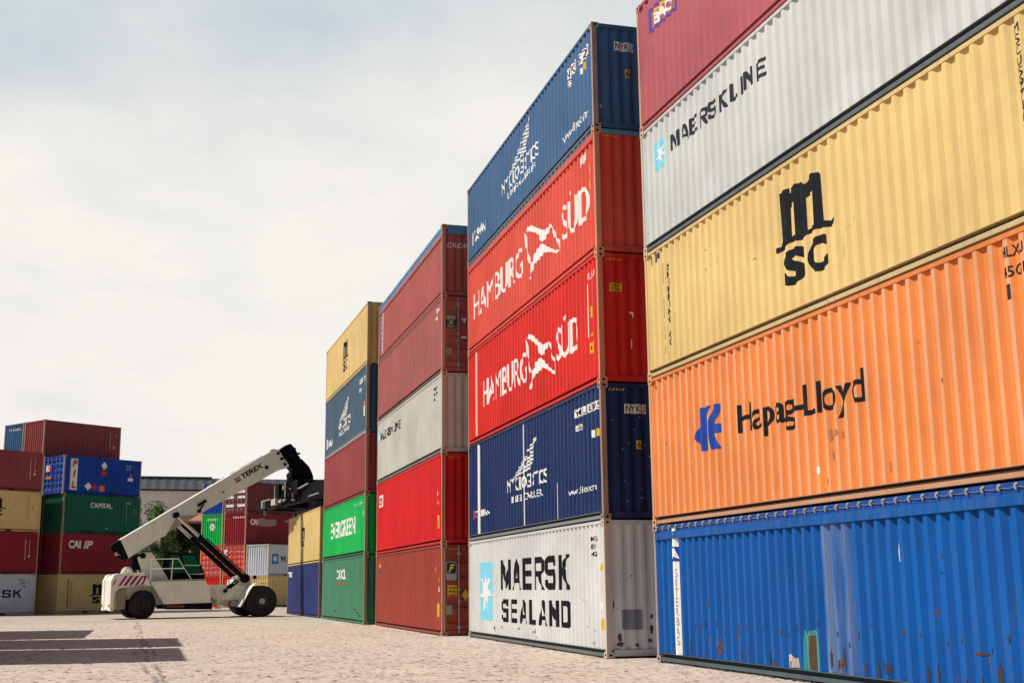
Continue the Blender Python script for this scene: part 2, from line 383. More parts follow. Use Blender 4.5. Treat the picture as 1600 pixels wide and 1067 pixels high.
def add_tarp(t, L, H, drop):
    """fabric cover hauled over the open top and laced along the rails"""
    tk = 'tarp' if drop != .15 else 'tarpdeep'; mt = paint('tarpaulin_'+tk, PALETTE[tk], rust=.05, fade=.3, dirt=.4, dents=1.5)
    mb = MB(); n = int(L/.15)
    for y, s in ((.030, -1), (W-.030, 1)):
        for i in range(n):
            a, b = .15+(L-.3)*i/n, .15+(L-.3)*(i+1)/n
            wa, wb = .010*math.sin(i*1.9)+.006*math.sin(i*5.1), .010*math.sin((i+1)*1.9)+.006*math.sin((i+1)*5.1)
            ya, yb = y+s*abs(wa), y+s*abs(wb)
            mb.quad((a, ya, H-drop-.01), (b, yb, H-drop-.01), (b, yb-s*.005, H-.014), (a, ya-s*.005, H-.014))
            mb.quad((a, ya-s*.005, H-.014), (b, yb-s*.005, H-.014), (b, y-s*.3, H-.006), (a, y-s*.3, H-.006))
    mb.box(.2, L-.2, .33, W-.33, H-.016, H-.008)
    for x0, x1 in ((-.012, -.006), (L+.006, L+.012)): mb.box(x0, x1, .17, W-.17, H-drop-.02, H-.012)
    build(mb, 'tarpaulin', mt, t)
    rb = MB(); z = H-drop*.5; q = int(L/.30)
    def hookm():
        hk = MB(); hk.tube((0, .02, .04), (0, -.02, .012), .017, 6); hk.tube((0, -.02, .012), (.012, -.008, -.03), .014, 6); return hk.mesh('lacing_hook')
    for i in range(q):
        a, b = .2+(L-.4)*i/q, .2+(L-.4)*(i+1)/q; mid = (a+b)/2
        rb.tube((a, .008, z+.006), (mid, .012, z-.014), .006, 5); rb.tube((mid, .012, z-.014), (b, .008, z+.006), .006, 5)
        link('lacing_hook', cached('hook', hookm), simple('hook_pale', (.42, .40, .37), .5), t).location = (a, 0, z)
    build(rb, 'lacing_rope', simple('rope', (.16, .17, .24), .8), t)

# ------------------------------------------------------------------ writing and marks
def curve_mesh_text(s, bold, shear=0):
    cu = bpy.data.curves.new('txt', 'FONT'); cu.body = s; cu.size = 1; cu.offset = bold; cu.shear = shear; cu.resolution_u = 5; cu.fill_mode = 'FRONT'
    o = bpy.data.objects.new('txt', cu); COL.objects.link(o)
    dg = bpy.context.evaluated_depsgraph_get(); me = o.evaluated_get(dg).to_mesh()
    v = [(a.co.x, a.co.y) for a in me.vertices]; f = [tuple(p.vertices) for p in me.polygons]
    o.evaluated_get(dg).to_mesh_clear(); bpy.data.objects.remove(o); bpy.data.curves.remove(cu)
    return v, f
def curve_mesh_poly(rings):
    cu = bpy.data.curves.new('shp', 'CURVE'); cu.dimensions = '2D'; cu.fill_mode = 'BOTH'
    for r in rings:
        sp = cu.splines.new('POLY'); sp.points.add(len(r)-1); sp.use_cyclic_u = True
        for i, (x, y) in enumerate(r): sp.points[i].co = (x, y, 0, 1)
    o = bpy.data.objects.new('shp', cu); COL.objects.link(o)
    dg = bpy.context.evaluated_depsgraph_get(); me = o.evaluated_get(dg).to_mesh()
    v = [(a.co.x, a.co.y) for a in me.vertices]; f = [tuple(p.vertices) for p in me.polygons]
    o.evaluated_get(dg).to_mesh_clear(); bpy.data.objects.remove(o); bpy.data.curves.remove(cu)
    return v, f
BLK_L = {  # sign-painter's block capitals on a 0..1 square: outer ring first, then holes
 'M': [[(0, 0), (.2, 0), (.2, .62), (.42, .05), (.58, .05), (.8, .62), (.8, 0), (1, 0), (1, 1), (.76, 1), (.5, .38), (.24, 1), (0, 1)]],
 'A': [[(0, 0), (.22, 0), (.3, .22), (.7, .22), (.78, 0), (1, 0), (.62, 1), (.38, 1)], [(.36, .38), (.64, .38), (.5, .8)]],
 'E': [[(0, 0), (1, 0), (1, .2), (.26, .2), (.26, .42), (.86, .42), (.86, .6), (.26, .6), (.26, .8), (1, .8), (1, 1), (0, 1)]],
 'R': [[(0, 0), (.26, 0), (.26, .40), (.46, .40), (.74, 0), (1, 0), (.72, .42), (.92, .5), (1, .6), (1, .86), (.86, 1), (0, 1)], [(.26, .57), (.26, .81), (.68, .81), (.74, .75), (.74, .63), (.68, .57)]],
 'S': [[(.14, 0), (.86, 0), (1, .14), (1, .46), (.86, .6), (.28, .6), (.28, .8), (.74, .8), (.74, .70), (1, .70), (1, .86), (.86, 1), (.14, 1), (0, .86), (0, .54), (.14, .41), (.73, .41), (.73, .2), (.27, .2), (.27, .30), (0, .30), (0, .14)]],
 'K': [[(0, 0), (.26, 0), (.26, .38), (.38, .48), (.72, 0), (1, 0), (.56, .62), (1, 1), (.70, 1), (.26, .62), (.26, 1), (0, 1)]],
 'L': [[(0, 0), (1, 0), (1, .2), (.28, .2), (.28, 1), (0, 1)]],
 'N': [[(0, 0), (.24, 0), (.24, .6), (.74, 0), (1, 0), (1, 1), (.76, 1), (.76, .4), (.27, 1), (0, 1)]],
 'D': [[(0, 0), (.8, 0), (1, .18), (1, .82), (.8, 1), (0, 1)], [(.28, .2), (.28, .8), (.66, .8), (.73, .73), (.73, .27), (.66, .2)]],
 'I': [[(.0, 0), (1, 0), (1, 1), (.0, 1)]]}
def block_text(c, s, box, mat, gap=.22, shear=0, lift=.004, face='side', stencil=None):
    x0, x1, z0, z1 = box; wd = {'I': .28, 'M': 1.15, ' ': .02, 'L': .85}; ws = [wd.get(k, 1) for k in s]; u = (x1-x0)/(sum(ws)+gap*(len(s)-1)); x = x0; rings = []
    for ch, w_ in zip(s, ws):
        if ch == ' ': shape(c, rings, mat, 'lettering', face, lift); rings = []
        else:
            for r in BLK_L[ch]: rings.append([(x+p*w_*u+shear*(q-.5)*(z1-z0), z0+q*(z1-z0)) for p, q in r])
        x += (w_+gap)*u
    shape(c, rings, mat, 'lettering', face, lift)
def fit(v, box):
    xs = [p[0] for p in v]; ys = [p[1] for p in v]; a, b, c, d = min(xs), max(xs), min(ys), max(ys)
    x0, x1, z0, z1 = box; return [(x0+(x-a)/(b-a)*(x1-x0), z0+(y-c)/(d-c)*(z1-z0)) for x, y in v]
def lay(c, name, v, f, mat, face='side', lift=.004):
    """lay a flat shape onto the corrugated plate so that it follows every fold"""
    if not f: return
    L, H = c['L'], c['H']; bm = bmesh.new(); vs_ = [bm.verts.new((x, 0, z)) for x, z in v]
    for q in f:
        try: bm.faces.new([vs_[i] for i in q])
        except ValueError: pass
    pr = side_profile(L, c['deep']) if face == 'side' else end_profile()
    flat = face != 'side' and c['ends'][0 if face == 'end0' else 1] == 'door'
    lo, hi = min(p[0] for p in v), max(p[0] for p in v)
    if not flat:
        for x, _ in pr:
            xx = W-x if face == 'end0' else x
            if lo < xx < hi: bmesh.ops.bisect_plane(bm, geom=bm.verts[:]+bm.edges[:]+bm.faces[:], plane_co=(xx, 0, 0), plane_no=(1, 0, 0))
    for q in bm.verts:
        x, z = q.co.x, q.co.z
        if face == 'side': q.co = (x, pval(pr, x)-lift, z)
        elif face == 'endL': q.co = (L-(.02 if flat else pval(pr, x))+lift, x, z)
        else: q.co = ((.02 if flat else pval(pr, W-x))-lift, W-x, z)
    me = bpy.data.meshes.new(name); bm.to_mesh(me); bm.free()
    return link(name, me, mat, c['o'])
def text(c, s, box, mat, bold=.0, face='side', shear=0, name='lettering', lift=.004):
    v, f = curve_mesh_text(s, bold, shear); return lay(c, name, fit(v, box), f, mat, face, lift)
def vtext(c, s, box, mat, bold=.0, name='lettering', face='side', lift=.004):
    x0, x1, z0, z1 = box; n = len(s); h = (z1-z0)/n; V, F = [], []
    for i, ch in enumerate(s):
        if ch == ' ': continue
        v, f = curve_mesh_text(ch, bold); zt = z1-i*h; wd = .35 if ch in 'I1' else 1
        v = fit(v, (x0+(1-wd)*(x1-x0)/2, x1-(1-wd)*(x1-x0)/2, zt-h*.86, zt)); k = len(V); V += v; F += [tuple(k+j for j in q) for q in f]
    return lay(c, name, V, F, mat, face, lift)
def shape(c, rings, mat, name='emblem', face='side', lift=.004):
    v, f = curve_mesh_poly(rings); return lay(c, name, v, f, mat, face, lift)
def rect(c, x0, x1, z0, z1, mat, name='panel', face='side', lift=.003): return lay(c, name, [(x0, z0), (x1, z0), (x1, z1), (x0, z1)], [(0, 1, 2, 3)], mat, face, lift)
def blocks(c, s, x0, z1, cw, h, mat, panel=None, face='side'):
    """a row of serial characters, one part per word"""
    if ' ' in s:
        i = 0
        for w_ in s.split(' '): blocks(c, w_, x0+cw*i, z1, cw, h, mat, panel, face); i += len(w_)+1
        return
    if panel: rect(c, x0-cw*.2, x0+cw*len(s), z1-h*1.15, z1+h*.15, panel, 'number_panel', face)
    v, f = curve_mesh_text(s, .01); return lay(c, 'serial_number', fit(v, (x0, x0+cw*len(s)*.97, z1-h, z1)), f, mat, face, .006)
BLACK = decal('lettering_black', (.008, .009, .013), .12); WHT = decal('lettering_white', WHITE, .3); LBLUE = decal('panel_lightblue', (.22, .62, .78), .25)
HLB = decal('emblem_blue', (.012, .055, .33), .3); YEL = decal('sticker_yellow', (.72, .42, .02), .3); PUR = decal('emblem_purple', (.10, .055, .33), .25)
REDM = decal('lettering_red', (.55, .03, .03), .3); ORG = decal('sticker_orange', (.8, .2, .02), .2); GREYTX = decal('lettering_grey', (.022, .025, .034), .2)
def star(c, box, name='emblem', face='side', panel=LBLUE):
    x0, x1, z0, z1 = box; rect(c, x0, x1, z0, z1, panel, 'emblem_panel', face); cx, cz, rx, rz = (x0+x1)/2, (z0+z1)/2, (x1-x0)*.5, (z1-z0)*.43; pts = []
    for i in range(14):
        a = math.pi/2+math.pi*i/7+.05; k = .97 if i % 2 == 0 else .36; pts.append((cx+rx*k*math.cos(a), cz+rz*k*math.sin(a)))
    shape(c, [pts], WHT, name, face, .006)
M_OUT = [(5.49, 2.13), (5.8, 2.13), (5.81, 2.03), (6.02, 2.13), (6.23, 2.09), (6.3, 2.03), (6.53, 2.13), (6.7, 2.1), (6.8, 2.03), (6.82, 1.3), (6.96, 1.26), (7.05, 1.25), (7.1, 1.27), (7.07, 1.18), (6.95, 1.17), (6.58, 1.24), (6.3, 1.23), (6.18, 1.19), (5.76, 1.25), (5.64, 1.21), (5.41, 1.16), (5.27, 1.21), (5.28, 1.27), (5.48, 1.25), (5.51, 1.35)]
M_H1 = [(5.81, 1.8), (5.97, 1.86), (5.97, 1.32), (5.8, 1.34)]; M_H2 = [(6.31, 1.81), (6.54, 1.85), (6.53, 1.32), (6.31, 1.3)]
def msc(c, box, mat=BLACK):
    x0, x1, z0, z1 = box; T = lambda p: (x0+(p[0]-5.27)/1.83*(x1-x0), z0+(p[1]-.56)/1.58*(z1-z0))
    shape(c, [[T(p) for p in r] for r in (M_OUT, M_H1, M_H2)], mat)
    a, b = T((5.50, .56)); d, e = T((6.17, 1.14)); text(c, 'S', (a, d, b, e), mat, .05)
    a, b = T((6.28, .58)); d, e = T((6.85, 1.13)); text(c, 'C', (a, d, b, e), mat, .05)
def wing(c, x0, x1, z0, z1, mat=WHT):
    rings = []; n = 8
    for i in range(n):
        a, b = i/n, (i+.62)/n
        le = lambda s: x0+(x1-x0)*(.98*s**1.05); re = lambda s: x0+(x1-x0)*(.78+.22*s**.7)
        za, zb = z0+(z1-z0)*a, z0+(z1-z0)*b; l0, l1, r0, r1 = le(a), le(b), re(a), re(b); m0 = (l0+r0)/2
        if r0-l0 > .35*(x1-x0):
            rings += [[(l0, za-.05), (m0-.10, za), (m0-.05, zb), (l1+.04, zb-.05)], [(m0+.04, za), (r0, za+.05), (r1, zb+.05), (m0+.1, zb)]]
        else: rings.append([(l0, za), (r0, za+.05), (r1, zb+.05), (l1, zb)])
    rings.append([(x0+(x1-x0)*.93, z1-.12), (x1, z1-.08), (x1+.02, z1+.04)])
    shape(c, rings, mat)
FLAG = [[(6.57, 2.05), (6.78, 2.11), (7.12, 2.06), (7.64, 1.84), (8.14, 1.64), (8.44, 1.58), (8.78, 1.62), (8.87, 1.52), (8.56, 1.44), (8.37, 1.37), (8.06, 1.345), (7.87, 1.47), (7.82, 1.58), (7.5, 1.76), (6.98, 1.94)],
        [(8.06, 1.335), (8.42, 1.15), (9.07, .88), (9.43, .78), (9.29, .73), (8.71, .93), (8.23, 1.04), (7.72, .99), (7.33, .98), (7.06, .79), (6.92, .67), (6.85, .72), (7.07, 1.05), (7.48, 1.28)],
        [(6.50, 2.04), (6.58, 1.98), (6.70, 1.67), (6.86, 1.35), (6.97, 1.12), (6.88, 1.1), (6.72, 1.32), (6.56, 1.66)],
        [(8.88, 1.6), (8.97, 1.52), (9.2, 1.2), (9.5, .97), (9.5, .80), (9.41, .80), (9.36, .98), (9.08, 1.2), (8.89, 1.5)]]
def swallow(c, x0=6.5, k=1.):
    shape(c, [[(x0+(x-6.5)*k, z) for x, z in r] for r in FLAG], WHT)
def ticks(c, xr, mat=YEL, white=WHT, zs=(.55, .95, 1.75)):
    rect(c, xr, xr+.09, zs[0], zs[0]+.22, mat, 'sticker'); rect(c, xr, xr+.07, zs[1], zs[1]+.14, white, 'sticker')
    shape(c, [[(xr, zs[2]), (xr+.12, zs[2]), (xr+.06, zs[2]+.14)]], mat, 'sticker')
def hazard(c, H, face='endL', y0=.19, n=5):
    for i in range(n):
        y = y0+i*.075; lay(c, 'hazard_stripe', [(y, H-.165), (y+.035, H-.165), (y+.07, H-.12), (y+.035, H-.12)], [(0, 1, 2, 3)], YEL, face, .012 if c['ends'][1] == 'wall' else .03)

# right-hand row: stack -> (X at far end, y far, slope, tier heights)
ROW = {1: (9.442, 22.335, -.004, [2.565, 2.886, 2.573, 2.6, 2.816], 12.192), 2: (9.208, 35.889, .022, [2.763, 2.85, 2.829, 2.799, 2.484], 12.192),
       3: (8.762, 48.987, .013, [2.725, 2.802, 2.516, 2.462, 2.354], 12.192), 4: (8.347, 61.608, -.009, [2.78, 2.454, 2.523, 2.873, 2.666], 11.71), 5: (8.049, 74.658, -.021, [2.723, 2.805], 12.14)}
def row(s, t, label, c, **k):
    X, yf, a, zs, L = ROW[s]; z = sum(zs[:t-1])
    # local +x runs from the far end towards the camera, local -y faces the yard
    return container(label, (X, yf, z), math.atan2(-1, -a), L, zs[t-1], c, **k)

# ---- stack 1 (nearest)
c = row(1, 1, 'royal blue open-top container with a white vertical strip, bottom of the nearest stack', 'blue', tarp=.15, deep=True, rail=(.07, .10, .115))
rect(c, .80, 1.16, .17, 2.47, WHT, 'white_strip', lift=.012)
rect(c, .86, 1.10, 1.86, 2.13, HLB, 'emblem_panel', lift=.015); shape(c, [[(.88, 2.1), (.98, 2.1), (1.02, 2.0), (1.06, 1.9), (.94, 1.96), (.9, 1.9)]], WHT, lift=.018)
vtext(c, 'SITERBAS', (.955, 1.02, .32, 1.72), decal('lettering_faint', (.33, .33, .36), .6), 0, lift=.016)
mb = MB(); mb.tube((1.0, -.008, 2.36), (1.0, -.03, 2.36), .02, 8); build(mb, 'strip_hook', STEEL, c['o'])
PATCH = {'teal_patch': (paint('patch_teal', (.05, .30, .34), rust=.9), [(5.46, .17), (5.95, .17), (5.97, .45), (5.95, .74), (5.80, .76), (5.62, .72), (5.49, .75), (5.47, .5)]),
         'rust_patch': (paint('patch_rust', (.13, .075, .04), rust=1.6), [(5.66, .18), (5.90, .19), (5.91, .66), (5.82, .68), (5.68, .67)]),
         'bare_patch': (paint('patch_bare', (.55, .48, .38), rust=1.8), [(5.02, .18), (5.38, .19), (5.36, .33), (5.30, .34), (5.2, .32), (5.15, .38), (5.04, .37)])}
for nm, (mt, pts) in PATCH.items():
    lay(c, nm, pts, [tuple(range(len(pts)))], mt, lift={'teal_patch': .003, 'rust_patch': .006, 'bare_patch': .004}[nm])
RST = paint('rust_bloom', (.085, .055, .038), rust=1.2)
SMD = decal('grime_mark', (.035, .05, .09), .5)
def blot(c, x, z, w, h, mt, seed, face='side', name='rust_spot', lift=.0075):
    rg = random.Random(seed); pts = []
    for a in np.linspace(0, 2*math.pi, 18, endpoint=False):
        k = rg.uniform(.45, 1); pts.append((x+w*(.5+.5*k*math.cos(a)), z+h*(.5+.5*k*math.sin(a))))
    shape(c, [pts], mt, name, face, lift)
for i, (x, z, w, h) in enumerate([(4.7, .52, .07, .22), (4.98, .5, .08, .26), (5.26, .5, .08, .24), (2.1, .7, .05, .12), (2.75, .62, .05, .16), (3.4, .6, .06, .10), (7.25, .5, .02, .36), (7.26, .86, .15, .03), (8.0, .72, .07, .14), (8.35, .64, .06, .18), (9.4, .57, .40, .05), (9.72, .45, .08, .16), (7.62, .2, .13, .22), (6.42, .2, .10, .2), (9.0, 1.7, .05, .10), (8.9, 1.52, .14, .05), (3.9, 1.3, .03, .08), (2.3, 1.05, .06, .14), (10.3, 1.2, .04, .18), (1.5, .2, .05, .3), (3.9, .2, .05, .16)]):
    blot(c, x, z, w, h, RST if i % 3 else SMD, i)
rg = random.Random(77)
for i in range(5, 42):
    x = .1+.2789*i
    if rg.random() < .75: blot(c, x-.04+rg.uniform(-.03, .03), .56+.006*i*rg.random()+rg.uniform(-.04, .12), rg.uniform(.03, .07), rg.uniform(.06, .15), SMD if rg.random() < .6 else RST, 500+i, name='dent_mark')  # small dents drawn as flat dark blots, shade put into the colour
    if rg.random() < .6: blot(c, x+rg.uniform(-.05, .1), .172, rg.uniform(.03, .06), rg.uniform(.12, .42), SMD if rg.random() < .5 else RST, 600+i, name='grime_streak')
lay(c, 'chipped_spot', [(8.04, 1.7), (8.09, 1.72), (8.1, 1.95), (8.06, 1.97), (8.03, 1.85)], [(0, 1, 2, 3, 4)], paint('chip_cream', (.6, .45, .33), rust=1.7))

PALETTE['orangefaded'] = (.69, .32, .16)
c = row(1, 2, 'orange container with a dark blue emblem and black lettering, on the royal blue one', 'orange', crest='orangefaded', rail=(.46, .25, .15))
shape(c, [[(2.02, 1.5), (2.12, 1.61), (2.25, 1.69), (2.29, 1.99), (2.7, 1.98), (2.56, 1.8), (2.52, 1.46), (2.58, 1.23), (2.51, 1.2), (2.28, 1.21), (2.17, 1.36), (2.04, 1.45)],
          [(2.83, 1.98), (3.1, 1.97), (2.99, 1.78), (2.86, 1.64), (3.13, 1.61), (3.09, 1.46), (2.83, 1.47), (3.02, 1.18), (2.67, 1.2), (2.6, 1.45), (2.6, 1.71), (2.71, 1.86)]], HLB)
text(c, 'Hapag-Lloyd', (3.74, 7.54, 1.20, 1.83), BLACK, .012)
blocks(c, 'HLXU', 10.6, 2.71, .1, .13, BLACK); blocks(c, '45G1', 10.6, 2.47, .1, .13, BLACK); rect(c, 10.65, 10.72, 2.08, 2.26, GREYTX, 'sticker')
blocks(c, '4', .3, 2.72, .09, .1, BLACK); rect(c, 6.2, 6.28, .45, .56, WHT, 'sticker')
RSP = paint('scuff_brown', (.42, .19, .09), rust=.9)
for i, q in enumerate([(6.55, .88, .1, .22), (6.7, .95, .14, .12), (6.88, .86, .05, .2), (8.1, 1.2, .03, .5), (9.3, 1.3, .04, .1), (6.6, .6, .05, .2), (6.45, .25, .05, .16), (8.0, .3, .04, .2), (1.9, 1.0, .03, .05), (.7, 1.5, .04, .06)]): blot(c, *q, RSP, i+300, name='scuff_mark')

c = row(1, 3, 'sand yellow container with large black logo letters, third from the ground in the nearest stack', 'yellow', rail=(.52, .40, .2))
msc(c, (5.27, 7.10, .55, 2.14))
vtext(c, 'SHIPPING CO', (1.02, 1.13, .48, 2.12), BLACK, .03); vtext(c, 'MEDITERRANEAN', (.79, .87, .36, 2.2), GREYTX, .0)
vtext(c, 'MSCU5971681', (11.15, 11.27, .9, 2.40), GREYTX, .0)
for i in range(3): rect(c, .30+i*.17, .38+i*.17, 2.26+.03*i, 2.44, GREYTX, 'sticker')
c = row(1, 4, 'pale grey container with a light blue star panel, fourth up in the nearest stack', 'palegrey', rail=(.10, .115, .13))
star(c, (.68, 1.16, 1.55, 2.14)); block_text(c, 'MAERSK LINE', (1.47, 5.28, 1.70, 2.03), GREYTX)
c = row(1, 5, 'dusty burgundy container with a purple and white plate, top of the nearest stack', 'burgundy')
shape(c, [[(.62, 1.95), (1.95, 1.88), (2.0, 2.42), (.62, 2.48)], [(.72, 2.02), (.72, 2.40), (1.88, 2.35), (1.86, 1.95)]], PUR, 'name_plate'); text(c, 'BAO', (.85, 1.78, 2.02, 2.28), WHT, .05)
rect(c, .78, 1.7, 2.3, 2.37, YEL, 'name_plate')

# ---- stack 2
c = row(2, 1, 'white container with big black lettering and a light blue star, resting on the ground', 'white', rail=(.13, .15, .15))
star(c, (1.3, 2.78, .53, 2.11)); block_text(c, 'MAERSK', (3.76, 9.75, 1.35, 2.13), BLACK, gap=.18); block_text(c, 'SEALAND', (3.78, 9.78, .52, 1.11), BLACK, gap=.30)
for i, s in enumerate(('MSKU', '8111', '45G1')): blocks(c, s, 11.3, 2.45-.16*i, .1, .10, BLACK)
ticks(c, 11.84)
RS2 = paint('rust_light', (.36, .22, .12), rust=1.3)
for i, (x, z, w, h) in enumerate([(2.4, .38, .25, .16), (2.9, .22, .2, .25), (3.6, .3, .6, .1), (5.3, .3, .25, .1), (6.7, .32, .2, .2), (7.0, .15, .2, .1), (10.9, .4, .5, .2), (10.6, .9, .3, .25)]):
    rg = random.Random(i+50)
    for j in range(3):
        xx, zz_ = x+rg.uniform(0, w), z+rg.uniform(0, h); s = rg.uniform(.02, .055)
        lay(c, 'rust_spot', [(xx+s*1.4*math.cos(a)*rg.uniform(.6, 1), zz_+s*math.sin(a)*rg.uniform(.6, 1)) for a in np.linspace(0, 2*math.pi, 8, endpoint=False)], [tuple(range(8))], RS2)
rect(c, .35, .80, .55, .95, decal('patch_grey', (.22, .24, .28)), 'repair_patch', 'endL')
for i, (y, z, w, h) in enumerate([(.95, .45, .1, .2), (.97, .74, .07, .12), (.9, .28, .12, .1), (.26, .3, .08, .2), (.16, .9, .06, .3), (.2, .2, .2, .12), (.6, .2, .14, .1), (.55, 1.6, .04, .05)]): blot(c, y, z, w, h, RST, i+400, 'endL')

def nyk(c, wb, t1, t2, web=None):
    wing(c, *wb); text(c, 'NYK LOGISTICS', t1, WHT, .014); text(c, 'LINER CARRIER', t2, WHT, .008)
    if web: text(c, 'www.yline.com', web, WHT, .006)
c = row(2, 2, 'navy blue container with white vertical lines and winged emblem, on the white lettered one', 'navy', rail=(.20, .22, .23))
nyk(c, (5.11, 7.2, 1.5, 2.28), (4.51, 8.12, 1.10, 1.44), (4.9, 7.74, .81, .98), (9.85, 11.65, .60, .79))
blocks(c, 'YMLU 8395', 10.42, 2.48, .18, .14, GREYTX, WHT); blocks(c, '45', 10.48, 2.13, .16, .1, GREYTX, WHT); rect(c, 11.53, 11.64, 1.75, 1.91, WHT, 'sticker'); rect(c, 11.84, 11.93, 1.75, 1.91, YEL, 'sticker')
rect(c, 6.04, 6.14, .18, 2.76, WHT, 'white_line', lift=.007); rect(c, 8.98, 9.02, .18, 1.0, WHT, 'white_line'); rect(c, 8.90, 8.92, 1.2, 2.77, decal('line_grey', (.4, .42, .46)), 'white_line'); rect(c, 1.18, 1.38, .18, 2.76, WHT, 'white_line')
text(c, 'TASMAN', (.75, 2.5, .66, .85), WHT, .03); rect(c, .5, .72, .62, .88, REDM, 'sticker')
blocks(c, 'NYKU', .56, 2.38, .115, .15, BLACK, WHT, 'endL'); blocks(c, '6', .80, 1.62, .09, .14, BLACK, YEL, 'endL'); hazard(c, 2.85)
rg = random.Random(3)
for i in range(16): y, z = rg.uniform(.25, 1.2), rg.uniform(.3, 2.4); rect(c, y, y+.012, z, z+.02, WHT, 'paint_fleck', 'endL')
c = row(2, 3, 'bright red container with white lettering and swallowtail emblem, lower of the two alike', 'red')
text(c, 'HAMBURG', (1.85, 6.55, .94, 1.72), WHT, 0); text(c, 'SÜD', (9.08, 10.72, .96, 1.95), WHT, .0); swallow(c, 6.5, .84)
rect(c, .95, 1.1, .2, 2.72, decal('line_pink', (.75, .45, .4)), 'white_line')
rect(c, 11.35, 11.42, 1.1, 2.3, WHT, 'white_line'); blocks(c, 'SUDU', 11.5, 2.5, .1, .14, WHT); rect(c, 11.66, 11.72, 1.8, 2.35, WHT, 'sticker'); rect(c, 11.6, 11.78, 1.5, 1.75, YEL, 'sticker'); shape(c, [[(11.58, 1.1), (11.78, 1.1), (11.76, 1.3)]], YEL, 'sticker'); rect(c, 11.55, 11.8, .72, .95, YEL, 'sticker')
text(c, '4 G 1', (11.58, 11.77, .78, .89), BLACK, .01, lift=.007)
rect(c, .28, .55, 1.98, 2.16, YEL, 'caution_plate', 'endL'); text(c, 'CAUTION', (.31, .52, 2.08, 2.14), BLACK, .02, 'endL', lift=.007); text(c, '9 6 HIGH', (.31, .52, 2.0, 2.06), BLACK, .02, 'endL', lift=.007); hazard(c, 2.829)
for y, z, w, h in ((.72, 1.5, .06, .05), (.78, 1.42, .02, .12), (.74, .75, .02, .2)): rect(c, y, y+w, z, z+h, WHT, 'paint_fleck', 'endL')
c = row(2, 4, 'sun-faded red container with blue laced cover and swallowtail emblem, just under the top blue container', 'redfaded', tarp=.10)
text(c, 'HAMBURG', (.72, 6.29, .95, 1.75), WHT, 0); text(c, 'SÜD', (9.66, 11.66, .90, 1.92), WHT, .0); swallow(c)
for i in range(9): rect(c, 1.0+i*1.05, 1.18+i*1.05, 2.58, 2.70, paint('tan_scuff', (.72, .36, .17), rust=1.2), 'scuff_mark')
blocks(c, 'SUD', 11.1, 2.44, .16, .16, WHT, decal('line_pink', (.75, .45, .4))); rect(c, 11.75, 11.82, 1.85, 2.1, YEL, 'sticker'); shape(c, [[(11.68, 1.5), (11.84, 1.5), (11.83, 1.78)]], YEL, 'sticker'); hazard(c, 2.799)
c = row(2, 5, 'mid-blue container with a winged emblem, top of the second stack', 'skyblue', rail=(.10, .115, .15))
nyk(c, (5.03, 7.1, 1.38, 2.2), (4.22, 7.82, .94, 1.32), (4.85, 7.57, .68, .85), (9.9, 11.7, .38, .66))
blocks(c, 'NYKU 5729', 10.34, 2.08, .17, .2, GREYTX, WHT); blocks(c, '22', 10.34, 1.78, .15, .12, GREYTX, WHT); rect(c, 11.3, 11.38, 1.6, 1.75, WHT, 'sticker'); rect(c, 11.55, 11.63, 1.6, 1.78, YEL, 'sticker')
text(c, 'TASMAN', (.75, 2.2, .55, .9), WHT, .03); rect(c, .5, .72, .5, .9, decal('line_pink', (.75, .45, .4)), 'sticker')
blocks(c, 'NYKU', .56, 2.06, .11, .16, BLACK, WHT, 'endL'); blocks(c, '6', .80, 1.42, .09, .15, BLACK, YEL, 'endL'); rect(c, .16, .22, .5, .56, YEL, 'sticker', 'endL')

# ---- stack 3
c = row(3, 1, 'rust-red container on the ground, its dark door end carrying a yellow plate', 'rustred', ends=('wall', 'door'))
rect(c, .7, 1.0, 2.22, 2.34, YEL, 'sticker'); rect(c, .7, 1.0, 2.02, 2.12, HLB, 'sticker'); shape(c, [[(11.05, 1.92), (11.3, 1.92), (11.26, 2.08)]], YEL, 'sticker')
rect(c, 11.5, 11.75, .55, .95, YEL, 'sticker'); rect(c, 11.6, 11.72, 1.3, 1.45, WHT, 'sticker'); rect(c, 11.6, 11.72, 1.6, 1.72, ORG, 'sticker'); hazard(c, 2.725)
def rrect(y0, y1, z0, z1, r=.06):
    o = []
    for cx, cz, a0 in ((y1-r, z1-r, 0), (y0+r, z1-r, 90), (y0+r, z0+r, 180), (y1-r, z0+r, 270)):
        for k in range(4): a = R(a0+30*k); o.append((cx+r*math.cos(a), cz+r*math.sin(a)))
    return o
shape(c, [rrect(.14, .46, 1.64, 2.2)], decal('plate_grey', (.35, .36, .4)), 'door_plate', 'endL', .006); shape(c, [rrect(.16, .44, 1.84, 2.17, .05)], decal('plate_dark', (.02, .025, .05)), 'door_plate', 'endL', .009)
text(c, 'F', (.21, .40, 1.88, 2.12), decal('emblem_lime', (.7, .65, .03)), .05, 'endL', .35, lift=.012); rect(c, .18, .47, 1.16, 1.5, YEL, 'caution_plate', 'endL', .006)
for s, z in (('CAUTION', 1.38), ('96', 1.27), ('HIGH', 1.16)): text(c, s, (.21, .44, z, z+.07), BLACK, .02, 'endL', lift=.01)
rect(c, .13, .33, .62, .9, decal('plate_tan', (.3, .28, .22)), 'door_plate', 'endL', .006); shape(c, [[(.62, 1.2), (.74, 1.02), (.86, 1.2), (.74, 1.38)]], YEL, 'sticker', 'endL', .006)
c = row(3, 2, 'bright red container with one small white tag, on the rust-red one', 'brightred')
